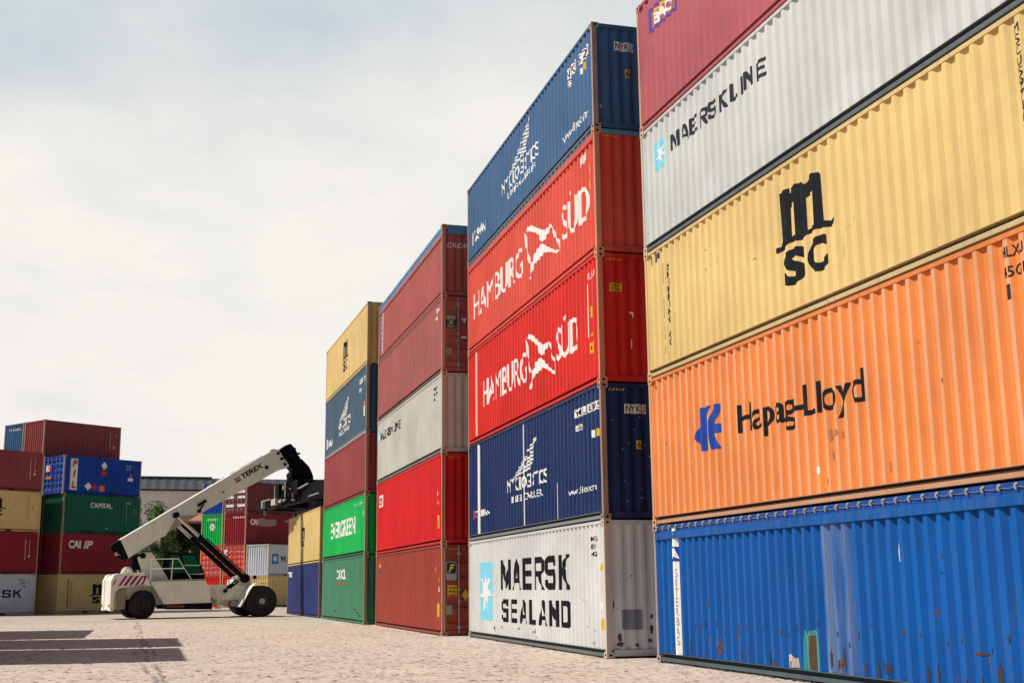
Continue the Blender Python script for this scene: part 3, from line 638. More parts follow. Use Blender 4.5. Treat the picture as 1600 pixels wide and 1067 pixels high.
rect(c, .45, 1.38, 1.83, 2.29, WHT, 'name_plate'); text(c, 'CN', (.6, 1.25, 1.9, 2.2), REDM, .03, lift=.007); ticks(c, 11.5, zs=(.55, 1.5, 1.25)); rect(c, 11.5, 11.75, .5, .9, YEL, 'sticker'); hazard(c, 2.802)
c = row(3, 3, 'cream container with small black slanting letters, middle of the third stack', 'cream', rail=(.16, .17, .17))
star(c, (.08, .62, 1.6, 2.12)); block_text(c, 'MAERSK LINE', (.7, 5.0, 1.66, 1.98), BLACK)
for i, s in enumerate(('MSK', '812', '45')): blocks(c, s, 10.9, 2.2-.17*i, .16, .1, GREYTX)
shape(c, [[(11.3, 1.2), (11.5, 1.2), (11.42, 1.4)]], YEL, 'sticker')
c = row(3, 4, 'dull red container with grey scuffs, directly above the cream one', 'dustyred', rail=(.14, .06, .055), ends=('wall', 'door'))
vtext(c, 'TEXTAINER', (.5, .66, .6, 2.15), decal('lettering_tan', (.7, .5, .3)), .02); blocks(c, 'TEX', 11.1, 2.2, .2, .14, WHT); blocks(c, '42', 11.2, 1.95, .18, .12, WHT); rect(c, 11.35, 11.5, 1.5, 1.62, WHT, 'sticker')
for x, z, w, h in ((5.6, .6, .5, .25), (6.6, .55, .3, .4), (7.4, .95, .3, .25)): lay(c, 'scuff_mark', [(x, z), (x+w*.7, z+.03), (x+w, z+h*.7), (x+w*.6, z+h), (x+w*.2, z+h*.6)], [(0, 1, 2, 3, 4)], paint('scuff_grey', (.2, .14, .12)))
rect(c, .12, .46, 1.42, 1.86, decal('plate_green', (.03, .08, .06)), 'door_plate', 'endL', .006); text(c, 'GOLD', (.14, .44, 1.70, 1.83), decal('lettering_mint', (.5, .55, .4)), .05, 'endL', lift=.01)
text(c, 'X', (.2, .38, 1.53, 1.67), decal('lettering_mint', (.5, .55, .4)), .05, 'endL', lift=.01); text(c, 'ALFA', (.16, .42, 1.45, 1.5), decal('lettering_mint', (.5, .55, .4)), .03, 'endL', lift=.01)
rect(c, .12, .32, .55, .78, decal('plate_tan', (.3, .28, .22)), 'door_plate', 'endL', .006); shape(c, [[(.62, 1.75), (.80, 1.75), (.74, 1.6)]], WHT, 'sticker', 'endL', .006); rect(c, .62, .8, 1.1, 1.17, WHT, 'sticker', 'endL', .006)
c = row(3, 5, 'brick red container under a bright blue tarpaulin, top of the third stack', 'brownred', tarp=.30)
vtext(c, 'CRONOSUN', (.62, .95, .15, 1.95), PUR, .04); rect(c, .56, 1.0, .2, 1.98, decal('line_lilac', (.6, .5, .55)), 'name_plate', lift=.002); text(c, 'CRONOS', (.17, 1.25, 1.60, 1.76), WHT, .015, 'endL')

# ---- stack 4
c = row(4, 1, 'faded grey-green container with small white lettering, on the ground in the fourth stack', 'fadedgreen')
text(c, 'OOCL', (4.4, 6.95, 1.83, 2.26), WHT, .02); rect(c, 4.46, 6.85, 1.6, 1.66, REDM, 'red_line')
for i, (x, z) in enumerate(((9.2, .5), (9.7, .36), (10.2, .25), (3.9, .35))): blot(c, x, z, .7, .14, RST, i+420)
c = row(4, 2, 'vivid green container with bold white block lettering, on the faded green one', 'green', rail=(.05, .12, .07))
V = [(2.35, .93), (9.2, .93), (9.2, 1.68), (2.35, 1.68)]
text(c, 'EVERGREEN', (2.42, 9.27, .93, 1.68), WHT, .022); blocks(c, 'EGHU 829', 8.9, 2.2, .25, .14, decal('lettering_mint2', (.35, .65, .45))); rect(c, 11.1, 11.3, 1.6, 1.8, decal('lettering_mint2', (.35, .65, .45)), 'sticker')
c = row(4, 3, 'plain maroon container between the vivid green and slate blue ones', 'maroon'); ticks(c, 11.2, zs=(.9, 1.4, 1.8))
c = row(4, 4, 'slate blue container with a winged emblem, second from the top of the fourth stack', 'slate', rail=(.42, .41, .39))
nyk(c, (4.4, 7.0, 1.4, 2.2), (4.16, 7.6, .95, 1.34), (4.4, 7.35, .65, .87)); text(c, 'TASMAN', (1.0, 2.4, .5, .8), WHT, .04); rect(c, .5, .95, .45, .95, WHT, 'sticker')
blocks(c, 'NYKU 61', 9.9, 2.44, .2, .16, GREYTX, WHT); blocks(c, '45', 9.95, 2.05, .2, .12, GREYTX, WHT); rect(c, 10.9, 11.3, .75, 1.2, WHT, 'sticker'); rect(c, 10.9, 11.2, 1.25, 1.4, ORG, 'sticker')
for y, z in ((.9, 2.0), (1.0, 1.5), (.95, .9), (.6, 1.2), (.8, .5)): rect(c, y, y+.3, z, z+.09, WHT if z != 1.5 else YEL, 'sticker', 'endL')
c = row(4, 5, 'sand yellow container with a narrow black logo, top of the fourth stack', 'yellow'); msc(c, (5.2, 6.7, .66, 2.1))
# ---- stack 5
c = row(5, 1, 'dark navy container with a small white corner mark, below a sand yellow one', 'navyblue'); text(c, 'TEX', (.3, 2.0, 2.1, 2.4), WHT, .05)
c = row(5, 2, 'sand yellow container on a navy one, top of the low stack under the lifting frame', 'yellow', ends=('wall', 'wall')); msc(c, (5.5, 6.8, .95, 2.05))

# ---- unseen second row added to keep light out of the stack gaps
for sk in (1, 2, 3, 4):
    X, yf, a, zs, L = ROW[sk]
    for t in range(5):
        container('unseen container of an added second row, shading the gaps between the right-hand stacks', (X+2.56, yf, sum(zs[:t])), math.atan2(-1, -a), L, zs[t], ('darkmaroon', 'slate', 'crimson', 'navy', 'darkgreen')[(t*2+sk) % 5], group='unseen second row added to shade the stack gaps', edge=False)

# ------------------------------------------------------------------ left-hand pile
def grid(base, ang, a, back, t, zs, label, c, L=6.058, **k):
    """a: metres along the long side, back: metres away from the camera side"""
    dl = Vector((math.sin(ang), math.cos(ang), 0)); dn = Vector((-math.cos(ang), math.sin(ang), 0))
    p = Vector((base[0], base[1], 0))+dl*a+dn*back; p.z = sum(zs[:t-1])
    return container(label, p, math.pi/2-ang, L, zs[t-1], c, **k)
LB, LA = (-5.557, 86.33), .944; LZ = [2.548, 2.649, 2.589, 2.562, 2.594]
c = grid(LB, LA, .02, 0, 1, LZ, 'ochre yellow container with black logo half hidden behind the machine counterweight', 'yellow'); msc(c, (2.44, 4.2, .62, 1.9)); vtext(c, 'MEDITERRANEAN', (.78, .9, .35, 2.2), BLACK, .02); vtext(c, 'SHIPPING CO', (1.02, 1.12, .45, 2.05), GREYTX, .0)
c = grid(LB, LA, .1, 0, 2, LZ, 'crimson container with white italic letters, under the dark green one in the left pile', 'crimson')
text(c, 'CAI', (.6, 1.5, 1.68, 2.2), WHT, .05); text(c, 'IP', (1.72, 2.42, 1.68, 2.19), WHT, .04, shear=.25); rect(c, 4.0, 4.3, 1.4, 1.65, decal('smudge_dark', (.1, .02, .03)), 'smudge')
c = grid(LB, LA, .12, 0, 3, LZ, 'dark green container with white capital letters in the left pile', 'darkgreen')
text(c, 'CAPITAL', (2.04, 3.75, 1.74, 2.08), WHT, .02); blocks(c, 'CLHU8114', 4.85, 2.2, .05, .1, WHT); rect(c, 4.88, 4.95, .7, 2.1, decal('line_greygreen', (.2, .3, .26)), 'marking'); rect(c, 5.4, 5.75, 1.3, 1.8, decal('patch_green', (.06, .16, .09)), 'repair_patch'); rect(c, 3.35, 3.42, .35, .43, WHT, 'sticker')
c = grid(LB, LA, 0, 0, 4, LZ, 'royal blue short container with a red-lettered white strip and sunlit door end', 'pilblue', ends=('door', 'wall'))
rect(c, .52, 1.06, .28, 2.36, WHT, 'white_strip'); 
for s, z in (('P', 1.78), ('I', 1.1), ('L', .38)): text(c, s, (.62, .98, z, z+.5) if s != 'I' else (.72, .9, z, z+.5), REDM, .05, shear=.15, lift=.008)
def diamond(c, x, z, r, mt): shape(c, [[(x-r, z), (x, z-r), (x+r, z), (x, z+r)]], mt, 'placard')
diamond(c, 3.08, 2.03, .26, WHT); diamond(c, 3.07, 1.55, .24, REDM); diamond(c, 1.9, .58, .28, WHT); diamond(c, 2.38, .53, .24, REDM); rect(c, 2.78, 3.16, .3, .66, ORG, 'placard'); rect(c, 5.0, 5.4, 1.1, 1.32, WHT, 'sticker'); rect(c, 5.16, 5.28, 1.4, 1.55, ORG, 'sticker'); blocks(c, 'PCIU', 4.8, 2.2, .12, .14, decal('lettering_pale', (.4, .5, .65))); blocks(c, '8127', 4.8, 2.0, .1, .14, decal('lettering_pale', (.4, .5, .65)))
rect(c, .30, .75, 1.55, 1.95, WHT, 'placard', 'end0', .01); diamond_ = shape(c, [[(.6, 1.75), (.8, 1.55), (1.0, 1.75), (.8, 1.95)]], REDM, 'placard', 'end0', .012); rect(c, .3, .9, 1.05, 1.2, ORG, 'placard', 'end0', .01)
for t, col in ((1, 'darkmaroon'), (2, 'crimson'), (3, 'slate'), (4, 'maroon')):
    grid(LB, LA, -.08, 2.53, t, LZ, 'container in the middle row of the left pile, hidden behind the front row', col, group='hidden containers carrying the upper left pile')
    grid(LB, LA, -.1, 5.06, t, LZ, 'container in the back row of the left pile, hidden behind the front row', ('navy', 'rustred', 'crimson', 'darkgreen')[t-1], group='hidden containers carrying the upper left pile')
c = grid(LB, LA, -.076, 2.53, 5, LZ, 'red-brown short container standing highest in the left pile, ribbed end sunlit', 'maroon')
vtext(c, 'TGHU82193447', (5.2, 5.27, .9, 2.2), WHT, .0); rect(c, 5.52, 5.6, 1.0, 1.2, WHT, 'sticker'); rect(c, 5.62, 5.7, 1.85, 2.0, decal('sticker_green', (.1, .5, .4)), 'sticker')
c = grid(LB, LA, -.1, 5.06, 5, LZ, 'steel blue container end beside the topmost red-brown one', 'skyblue'); text(c, 'TEXMAR', (.5, 2.0, 2.1, 2.25), WHT, .02, 'end0')
LO = -1.478-6.058
for t in range(1, 5): grid(LB, LA, LO, 2.53, t, LZ, 'unseen container added behind the stack at the left edge, shading the pile ends', ('navy', 'rustred', 'slate', 'darkmaroon')[t-1], group='hidden containers carrying the upper left pile')  # unseen row added so the pile's left ends fall into shadow
c = grid(LB, LA, LO, 0, 1, LZ, 'cool white container with black letters cut by the left edge of the photo', 'coolwhite'); block_text(c, 'MAERSK', (.7, 5.12, 1.08, 1.57), BLACK); blocks(c, 'MSKU', 4.85, 2.25, .1, .12, GREYTX); blocks(c, '45G1', 4.95, 2.05, .1, .12, GREYTX); rect(c, 5.2, 5.3, 1.7, 1.82, GREYTX, 'sticker'); diamond(c, 5.2, .6, .08, YEL)
c = grid(LB, LA, LO, 0, 2, LZ, 'dark maroon container above the cool white one at the left edge', 'crimson')
vtext(c, 'GESU2214309', (5.1, 5.17, .85, 2.15), WHT, 0); vtext(c, 'USA22', (5.4, 5.45, 1.5, 2.15), WHT, 0); rect(c, 5.38, 5.5, 1.3, 1.45, YEL, 'sticker'); rect(c, 5.38, 5.5, 1.05, 1.2, WHT, 'sticker')
c = grid(LB, LA, LO, 0, 3, LZ, 'ochre container showing the end of a black logo at the left edge of the photo', 'yellow'); msc(c, (1.9, 3.62, .95, 2.1)); vtext(c, 'MEDU25119', (5.1, 5.17, .8, 2.3), GREYTX, 0); rect(c, 5.4, 5.5, 1.5, 1.6, GREYTX, 'sticker')
c = grid(LB, LA, LO, 0, 4, LZ, 'dull red-brown container on top of the stack at the left edge', 'maroon'); vtext(c, 'TRLU491028', (5.1, 5.17, .8, 2.1), WHT, 0); vtext(c, 'US22', (5.42, 5.47, 1.6, 2.15), WHT, 0); rect(c, 5.4, 5.52, 1.3, 1.45, YEL, 'sticker'); rect(c, 5.4, 5.52, 1.05, 1.2, WHT, 'sticker')

# ------------------------------------------------------------------ pile behind the machine
MBs, MA = (7.727, 104.389), .819; MZ = [2.497, 2.556, 2.642, 2.608]; BW = 2.518
lab = 'container in the pile behind the white machine: '
c = grid(MBs, MA, 0, 0, 1, MZ, 'red container at the ground behind the front wheel, under a red door end', 'red')
c = grid(MBs, MA, 0, 0, 2, MZ, 'red container with ribbed door and small blue-white square, beside the pale ribbed end', 'redfaded', ends=('door', 'wall'))
rect(c, .15, .55, 1.75, 2.2, WHT, 'placard', 'end0', .01); shape(c, [[(.2, 1.8), (.5, 1.85), (.5, 2.1)]], HLB, 'placard', 'end0', .014); rect(c, .15, .9, 1.2, 1.45, ORG, 'placard', 'end0', .01)
c = grid(MBs, MA, 0, 0, 3, MZ, 'dark red container with white letters and a long beige smear on its side', 'crimson')
text(c, 'CAI', (.58, 1.5, 1.65, 2.15), WHT, .06); shape(c, [[(1.56, 1.72), (1.7, 1.62), (2.6, 1.58), (3.7, 1.68), (3.85, 1.9), (3.75, 2.22), (2.8, 2.18), (1.75, 2.26), (1.6, 2.1)]], paint('smear_beige', (.38, .27, .17), rust=.2), 'paint_smear'); text(c, 'TEXLINK', (.9, 2.3, 2.2, 2.36), WHT, .02, 'end0'); blocks(c, '22G1', 5.0, 2.2, .14, .16, WHT)
c = grid(MBs, MA, 0, 0, 4, MZ, 'maroon container under the boom with a white and red door end', 'darkmaroon', ends=('door', 'wall'))
for z in (.5, 1.2, 1.65, 2.1): rect(c, .2, 1.05, z, z+.22, WHT, 'placard', 'end0', .01); rect(c, 1.4, 2.25, z, z+.22, WHT, 'placard', 'end0', .01)
c = grid(MBs, MA, -.05, BW, 1, MZ, 'red ribbed container end low down behind the tank of the machine', 'red')
c = grid(MBs, MA, -.05, BW, 2, MZ, 'red container door end partly hidden by the lift cylinders', 'redfaded', ends=('door', 'wall'))
c = grid(MBs, MA, -.05, BW, 3, MZ, 'vivid green container end with a white round emblem', 'green')
shape(c, [[(1.22+.3*math.cos(a)*(1+.08*math.cos(6*a)), 1.55+.3*math.sin(a)*(1+.08*math.cos(6*a))) for a in np.linspace(0, 2*math.pi, 24, endpoint=False)], [(1.22+.08*math.cos(a), 1.55+.08*math.sin(a)) for a in np.linspace(0, 2*math.pi, 10, endpoint=False)]], WHT, 'emblem', 'end0'); text(c, 'EVERGREEN', (.65, 1.8, 2.1, 2.25), WHT, .03, 'end0')
c = grid(MBs, MA, -.05, BW, 4, MZ, 'blue container end with ribs showing under the boom', 'pilblue')
c = grid(MBs, MA, .07, -BW, 1, MZ, 'mustard yellow container with black vertical letters, on the ground behind the front wheel', 'yellow'); vtext(c, 'MEDITERRANE', (.62, .76, .5, 2.1), BLACK, .04); vtext(c, 'SHIPPING C', (1.0, 1.1, .45, 1.95), GREYTX, 0)
c = grid(MBs, MA, .07, -BW, 2, MZ, 'grey container with a star panel and a bright white ribbed end', 'coolwhite'); star(c, (.45, 1.22, .95, 1.78), panel=decal('panel_midblue', (.02, .2, .42))); block_text(c, 'MAERSK', (1.55, 5.3, 1.12, 1.62), BLACK)
for t, col, lb in ((1, 'rustred', 'rust red container at the ground behind the low yellow stack, hidden'), (2, 'navy', 'navy container behind the low yellow stack, hidden'), (3, 'red', 'red ribbed container end peeping out below the lifting frame'), (4, 'darkmaroon', 'dark maroon container behind the lifting frame, beyond the low yellow stack')):
    grid(MBs, MA, 6.6, 0, t, MZ, lb, col)

# ------------------------------------------------------------------ stacks standing left of the view (they throw the long ground shadows)
for y0, n, hh, X, LL in ((28.3, 3, 2.896, -5.75, 6.058), (35.15, 3, 2.896, -5.65, 6.058), (42.0, 2, 2.76, -6.0, 8.6)):
    for t in range(n):
        container('container standing out of view on the left, one of those shading the paving', (X, y0+LL, hh*t), -math.pi/2, LL, hh, ('brownred', 'slate', 'darkgreen')[t], group='containers shading the paving from the left', edge=False)
for o in [q for q in COL.objects if q.get('group') == 'containers shading the paving from the left']: o.location.x -= W
#SECTION2
# ------------------------------------------------------------------ ground: worn granite setts, one sheet to the horizon
def vnoise(x, y, s, seed):
    x = x/s; y = y/s; xi = np.floor(x).astype(np.int64); yi = np.floor(y).astype(np.int64); fx = x-xi; fy = y-yi
    fx = fx*fx*(3-2*fx); fy = fy*fy*(3-2*fy)
    def h(a, b):
        n = (a*374761393+b*668265263+seed*1442695041) & 0x7fffffff; n = ((n ^ (n >> 13))*1274126177) & 0x7fffffff; return ((n ^ (n >> 16)) & 0xffff)/65535.
    return (h(xi, yi)*(1-fx)+h(xi+1, yi)*fx)*(1-fy)+(h(xi, yi+1)*(1-fx)+h(xi+1, yi+1)*fx)*fy
def axis(lo, hi, step, far):
    a = [lo]; 
    while a[-1] < hi: a.append(a[-1]+step)
    d = step; up_ = a[:]
    while up_[-1] < far: d *= 1.35; up_.append(up_[-1]+d)
    d = step; dn = []; q = lo
    while q > -far: d *= 1.35; q -= d; dn.append(q)
    return np.array(dn[::-1]+up_)
gx = axis(-5.5, 9.5, .042, 2500); gy = []
y = 15.
while y < 62: gy.append(y); y += .042 if y < 30 else .042+(y-30)*.0045
d = .2
while y < 3000: gy.append(y); d *= 1.3; y += d
q, d = 15., .05; pre = []
while q > -600: d *= 1.35; q -= d; pre.append(q)
gy = np.array(pre[::-1]+gy)
GX, GY = np.meshgrid(gx, gy)
def hash2(a, b, seed):
    n = (a*374761393+b*668265263+seed*1442695041) & 0x7fffffff; n = ((n ^ (n >> 13))*1274126177) & 0x7fffffff; return ((n ^ (n >> 16)) & 0xffff)/65535.
CS = .19; ux, uy = GX/CS+.35*vnoise(GX, GY, .5, 21), GY/CS+.35*vnoise(GX, GY, .5, 22); ci, cj = np.floor(ux).astype(np.int64), np.floor(uy).astype(np.int64)
F1 = np.full(GX.shape, 9.); F2 = F1.copy(); HID = np.zeros(GX.shape)
for di in (-1, 0, 1):
    for dj in (-1, 0, 1):
        a_, b_ = ci+di, cj+dj; dd = np.hypot(a_+hash2(a_, b_, 1)-ux, b_+hash2(a_, b_, 2)-uy); hid = hash2(a_, b_, 3)
        F2 = np.minimum(F2, np.maximum(F1, dd)); HID = np.where(dd < F1, hid, HID); F1 = np.minimum(F1, dd)
edge = np.clip((F2-F1)/.34, 0, 1); edge = edge*edge*(3-2*edge)
hole = np.clip((.75*vnoise(GX, GY, .075, 5)+.35*vnoise(GX, GY, .33, 6)-.72)*9, 0, 1)
wear = np.clip((vnoise(GX, GY, 1.1, 8)-.2)*2.2, .35, 1)
JOINT_PITSHADE = np.clip((1-edge)*wear*.38*np.clip(vnoise(GX, GY, .45, 31)*2-.5, 0, 1)+hole*1.0, 0, 1)  # joint dirt, plus pits darkened in colour to carry their shade
Zg = -.004-.005*(1-edge)*wear-.004*HID-.022*hole
CRACK = np.zeros(GX.shape)
for k, (c0, c1) in enumerate(((.48, -.014), (.74, -.0172))):
    dd = np.abs(GX-(c0+c1*GY)-.14*(vnoise(GX*0, GY, 1.7, 11+k)-.5)-.07*(vnoise(GX*0, GY, .4, 13+k)-.5)); CRACK = np.maximum(CRACK, np.clip(1.4-dd/.032, 0, 1)*np.clip((vnoise(GX, GY, 1.2, 17+k)-.22)*5, 0, 1))
Zg -= .012*CRACK
fade = np.clip(1-(np.abs(GX-2)-8.5)/3, 0, 1)*np.clip(1-(GY-58)/6, 0, 1)*np.clip((GY-10)/4, 0, 1)
Zg = Zg*fade-.010*(1-fade); JOINT_PITSHADE = JOINT_PITSHADE*fade+.22*(1-fade)
ny, nx = GX.shape
me = bpy.data.meshes.new('ground'); me.vertices.add(nx*ny); me.vertices.foreach_set('co', np.stack([GX, GY, Zg], -1).astype(np.float32).ravel())
idx = np.arange(nx*ny).reshape(ny, nx); fq = np.stack([idx[:-1, :-1], idx[:-1, 1:], idx[1:, 1:], idx[1:, :-1]], -1).reshape(-1, 4)
me.loops.add(fq.size); me.loops.foreach_set('vertex_index', fq.ravel().astype(np.int32)); me.polygons.add(len(fq)); me.polygons.foreach_set('loop_start', np.arange(0, fq.size, 4, dtype=np.int32))
me.polygons.foreach_set('use_smooth', np.ones(len(fq), bool)); me.update(); me.validate()
for nm_, ar in (('joint_pitshade', JOINT_PITSHADE), ('crack', CRACK*fade)): at = me.attributes.new(nm_, 'FLOAT', 'POINT'); at.data.foreach_set('value', ar.astype(np.float32).ravel())
mt, t, b = new_mat('granite_setts'); g = t.nodes.new('ShaderNodeNewGeometry').outputs['Position']
col = mixrgb(t, mrange(t, nnoise(t, g, .35, 5, .6), .35, .65), (.57, .465, .385), (.50, .43, .365))
col = mixrgb(t, tmath(t, 'MULTIPLY', mrange(t, nnoise(t, g, .16, 3), .45, .7), .5), col, (.62, .47, .36))
an = t.nodes.new('ShaderNodeAttribute'); an.attribute_name = 'joint_pitshade'; joint_pitshade = tmath(t, 'MULTIPLY', an.outputs['Fac'], mrange(t, nnoise(t, g, 3.5, 5, .65), .34, .6, .55, 1.0))
col = mixrgb(t, tmath(t, 'MULTIPLY', joint_pitshade, .92), col, (.06, .042, .038))
for sc_n, lo_, hi_, k_ in ((6.5, .585, .625, .85), (15, .60, .66, .7)):
    sp = mrange(t, nnoise(t, g, sc_n, 3, .55), lo_, hi_); col = mixrgb(t, tmath(t, 'MULTIPLY', sp, k_), col, (.10, .07, .06))  # dark specks put the shade of small pits into the colour
st = mrange(t, nnoise(t, g, 1.3, 7, .7, (1, .35, 1)), .58, .72); col = mixrgb(t, tmath(t, 'MULTIPLY', st, .28), col, (.22, .19, .18))
sx = t.nodes.new('ShaderNodeSeparateXYZ'); L_(t, g, sx.inputs[0])
an2 = t.nodes.new('ShaderNodeAttribute'); an2.attribute_name = 'crack'; col = mixrgb(t, tmath(t, 'MULTIPLY', an2.outputs['Fac'], .75), col, (.09, .07, .065))
L_(t, col, b.inputs['Base Color']); b.inputs['Roughness'].default_value = .85; b.inputs['Specular IOR Level'].default_value = .2
bp = t.nodes.new('ShaderNodeBump'); bp.inputs['Strength'].default_value = .6; bp.inputs['Distance'].default_value = .012
L_(t, tmath(t, 'SUBTRACT', nnoise(t, g, 12, 5, .65), tmath(t, 'MULTIPLY', joint_pitshade, .5)), bp.inputs['Height']); L_(t, bp.outputs[0], b.inputs['Normal'])
go = bpy.data.objects.new('ground', me); COL.objects.link(go); me.materials.append(mt); structure(go)

# ------------------------------------------------------------------ reach stacker
rs = thing('reach_stacker', 'white reach stacker with raised boom and magenta striped counterweight, parked on the paving', 'reach stacker', (5, 69.5, 0), R(10))
CREAM = paint('machine_cream', (.80, .775, .68), rust=.35, fade=.2, dirt=.45, dents=.5, rough=.4); BLK = paint('machine_black', (.006, .007, .011), rust=.1, fade=.02, dirt=.05, dents=.4, rough=.5, spec=.06)
TAN = paint('machine_inner', (.40, .33, .25), rust=.5, dirt=.6); CHROME = simple('cylinder_rod', (.62, .6, .6), .18, 1.0, var=.05)
MAG = decal('stripe_magenta', (.30, .008, .13), .3)
def glassm():
    mt, t, b = new_mat('cab_glass'); b.inputs['Base Color'].default_value = (.02, .16, .10, 1); b.inputs['Roughness'].default_value = .06; b.inputs['Transmission Weight'].default_value = .55; b.inputs['IOR'].default_value = 1.3; return mt
GLASS = glassm()
mb = MB()
arch = [(-7.06, .42), (-7.07, 1.95), (-6.93, 2.24), (-6.75, 2.30), (-5.44, 2.34), (-5.02, 1.66), (-5.35, 1.70), (-5.75, 1.70), (-6.2, 1.63), (-6.62, 1.56), (-6.80, 1.42), (-6.88, 1.2), (-6.90, .42)]
for ya, yb in ((-1.5, -.75), (.75, 1.5)): mb.prism(arch, ya, yb, bev=.02)
mb.prism([(-7.02, .45), (-7.03, 1.98), (-6.9, 2.2), (-5.5, 2.25), (-4.9, 1.7), (-4.9, 1.0), (-6.1, 1.0), (-6.75, .45)], -.745, .745, bev=.02)
build(mb, 'counterweight', CREAM, rs)
for i, (a, w) in enumerate(((-6.98, .08), (-6.72, .13), (-6.46, .15), (-6.18, .16), (-5.90, .17), (-5.62, .15))):
    q = MB(); z0, z1 = 1.66, 2.18; dx = .33; a1 = a+dx; top = min(z1, 2.2)
    if i == 0: q.quad((-7.0, -1.506, 1.7), (-6.95, -1.506, 1.68), (-6.80, -1.506, 2.0), (-6.86, -1.506, 2.02))
    else: q.quad((a, -1.506, z0+.01*i), (a+w, -1.506, z0+.015*i), (min(a1+w, -5.46), -1.506, top), (a1, -1.506, top))
    build(q, 'warning_stripe', MAG, rs)
q = MB(); q.prism([(-6.62, .48), (-6.62, 1.5), (-6.22, 1.5), (-6.22, .48)], -.95, -.75, bev=.02); build(q, 'rear_leg', TAN, rs)
q = MB()
for y in (-1.2, 1.2): q.box(-7.085, -7.065, y-.16, y+.16, .62, .74)
build(q, 'tail_lamp', paint('lamp_red', (.35, .03, .02), rust=.1), rs)
def wheel(name, x, y, r, w, rz=0, out=-1):
    h = bpy.data.objects.new(name, None); COL.objects.link(h); h.parent = rs; h.location = (x, y, r); h.rotation_euler = (0, 0, rz)
    mb = MB(); e = w/2
    mb.lathe([(-e*.72, r*.56), (-e*.95, r*.62), (-e, r*.78), (-e*.9, r*.93), (-e*.72, r*.985), (e*.72, r*.985), (e*.9, r*.93), (e, r*.78), (e*.95, r*.62), (e*.72, r*.56)], (0, 0, 0), 'y', 40)
    for i in range(26):
        for s in (-1, 1):
            a = 2*math.pi*(i+(.5 if s > 0 else 0))/26; ca, sa = math.cos(a), math.sin(a); tx, tz = -sa, ca; ww = .055*r/.8
            P = lambda rr, y_, tt: (ca*rr+tx*tt, y_, sa*rr+tz*tt)
            y0, y1 = s*e*.08, s*e*.93; sk = s*.06
            a0, a1, b0, b1 = P(r*1.0, y0, -ww), P(r*1.0, y0, ww), P(r*.965, y1, -ww+sk), P(r*.965, y1, ww+sk)
            mb.quad(a0, a1, b1, b0); c0, c1 = P(r*.93, y1, -ww+sk), P(r*.93, y1, ww+sk); mb.quad(b0, b1, c1, c0)
            d0, d1 = P(r*.95, y0, -ww), P(r*.95, y0, ww); mb.quad(a0, b0, c0, d0); mb.quad(a1, b1, c1, d1)
    build(mb, 'tyre', RUBBER, h)
    mb = MB(); mb.lathe([(out*e*.70, r*.57), (out*e*.78, r*.55), (out*e*.55, r*.50), (out*e*.25, r*.42), (out*e*.22, r*.26), (out*e*.5, r*.22), (out*e*.55, r*.12), (out*e*.55, 0)], (0, 0, 0), 'y', 32)
    mb.lathe([(-out*e*.7, r*.57), (-out*e*.2, r*.5), (-out*e*.1, 0)], (0, 0, 0), 'y', 24)
    for i in range(10): a = 2*math.pi*i/10; mb.tube((r*.34*math.cos(a), out*e*.24, r*.34*math.sin(a)), (r*.34*math.cos(a), out*e*.36, r*.34*math.sin(a)), .025, 6)
    build(mb, 'rim', simple('rim_dark', (.035, .035, .04), .55), h)
wheel('wheel', -5.42, -1.15, .72, .54, R(34), -1); wheel('wheel', -5.5, 1.25, .72, .54, R(34), 1)
for y, o in ((-1.98, -1), (-1.33, -1), (1.98, 1), (1.33, 1)): wheel('wheel', .61, y, .815, .58, 0, o)
mb = MB()
for y in (-.66, .58): mb.prism([(-5.38, 3.40), (-4.97, 3.40), (-4.06, 2.05), (-4.06, .9), (-5.2, .9), (-5.42, 2.40), (-5.68, 3.10)], y, y+.08, bev=.015)
build(mb, 'boom_tower', CREAM, rs)
mb = MB(); mb.tube((-5.42, -.78, 3.22), (-5.42, .78, 3.22), .15, 16); mb.box(-5.9, -5.3, -.5, .5, 2.5, 3.25, bev=.04); mb.tube((-5.7, -.55, 2.75), (-5.7, .55, 2.75), .12, 12)
for y in (-.4, -.2, .2): mb.tube((-5.95, y, 2.25), (-5.6, y, 2.9), .06, 8); mb.tube((-5.6, y, 2.9), (-5.35, y, 2.6), .05, 8)
build(mb, 'boom_pivot', BLK, rs)
mb = MB(); pts = [Vector((-6.15+.28*math.cos(a), -.55, 2.30+.32*math.sin(a))) for a in np.linspace(0, math.pi, 9)]
for a, b_ in zip(pts, pts[1:]): mb.tube(a, b_, .05, 8)
mb.prism([(-6.5, 2.30), (-5.95, 2.30), (-6.1, 2.55), (-6.3, 2.55)], -.9, -.6)
build(mb, 'hydraulic_hose', CREAM, rs)
mb = MB()
for s in (-1, 1):
    a, b_ = sorted((s*1.6, s*.72)); mb.prism([(-5.12, 1.90), (-2.31, 1.93), (-2.05, 1.52), (-1.96, .77), (-4.38, .72)], a, b_, bev=.03)
build(mb, 'side_tank', CREAM, rs)
mb = MB(); mb.prism([(-5.14, 1.905), (-2.25, 1.945), (-2.25, 2.0), (-5.14, 1.96)], -1.62, -.75); build(mb, 'walkway_plate', simple('tread_plate', (.36, .33, .28), .6), rs)
mb = MB()
for s in (-1, 1):
    a, b_ = sorted((s*1.52, s*.8)); mb.prism([(-4.40, .71), (-1.88, .755), (-1.88, .42), (-4.2, .46)], a, b_, bev=.01)
build(mb, 'lower_skirt', BLK, rs)
mb = MB()
for i in range(9): x = -4.22+i*.1; mb.quad((x, -1.526, .55), (x+.06, -1.526, .55), (x+.085, -1.526, .67), (x+.025, -1.526, .67))
build(mb, 'skirt_marking', decal('marking_dullred', (.35, .08, .07)), rs)
mb = MB()
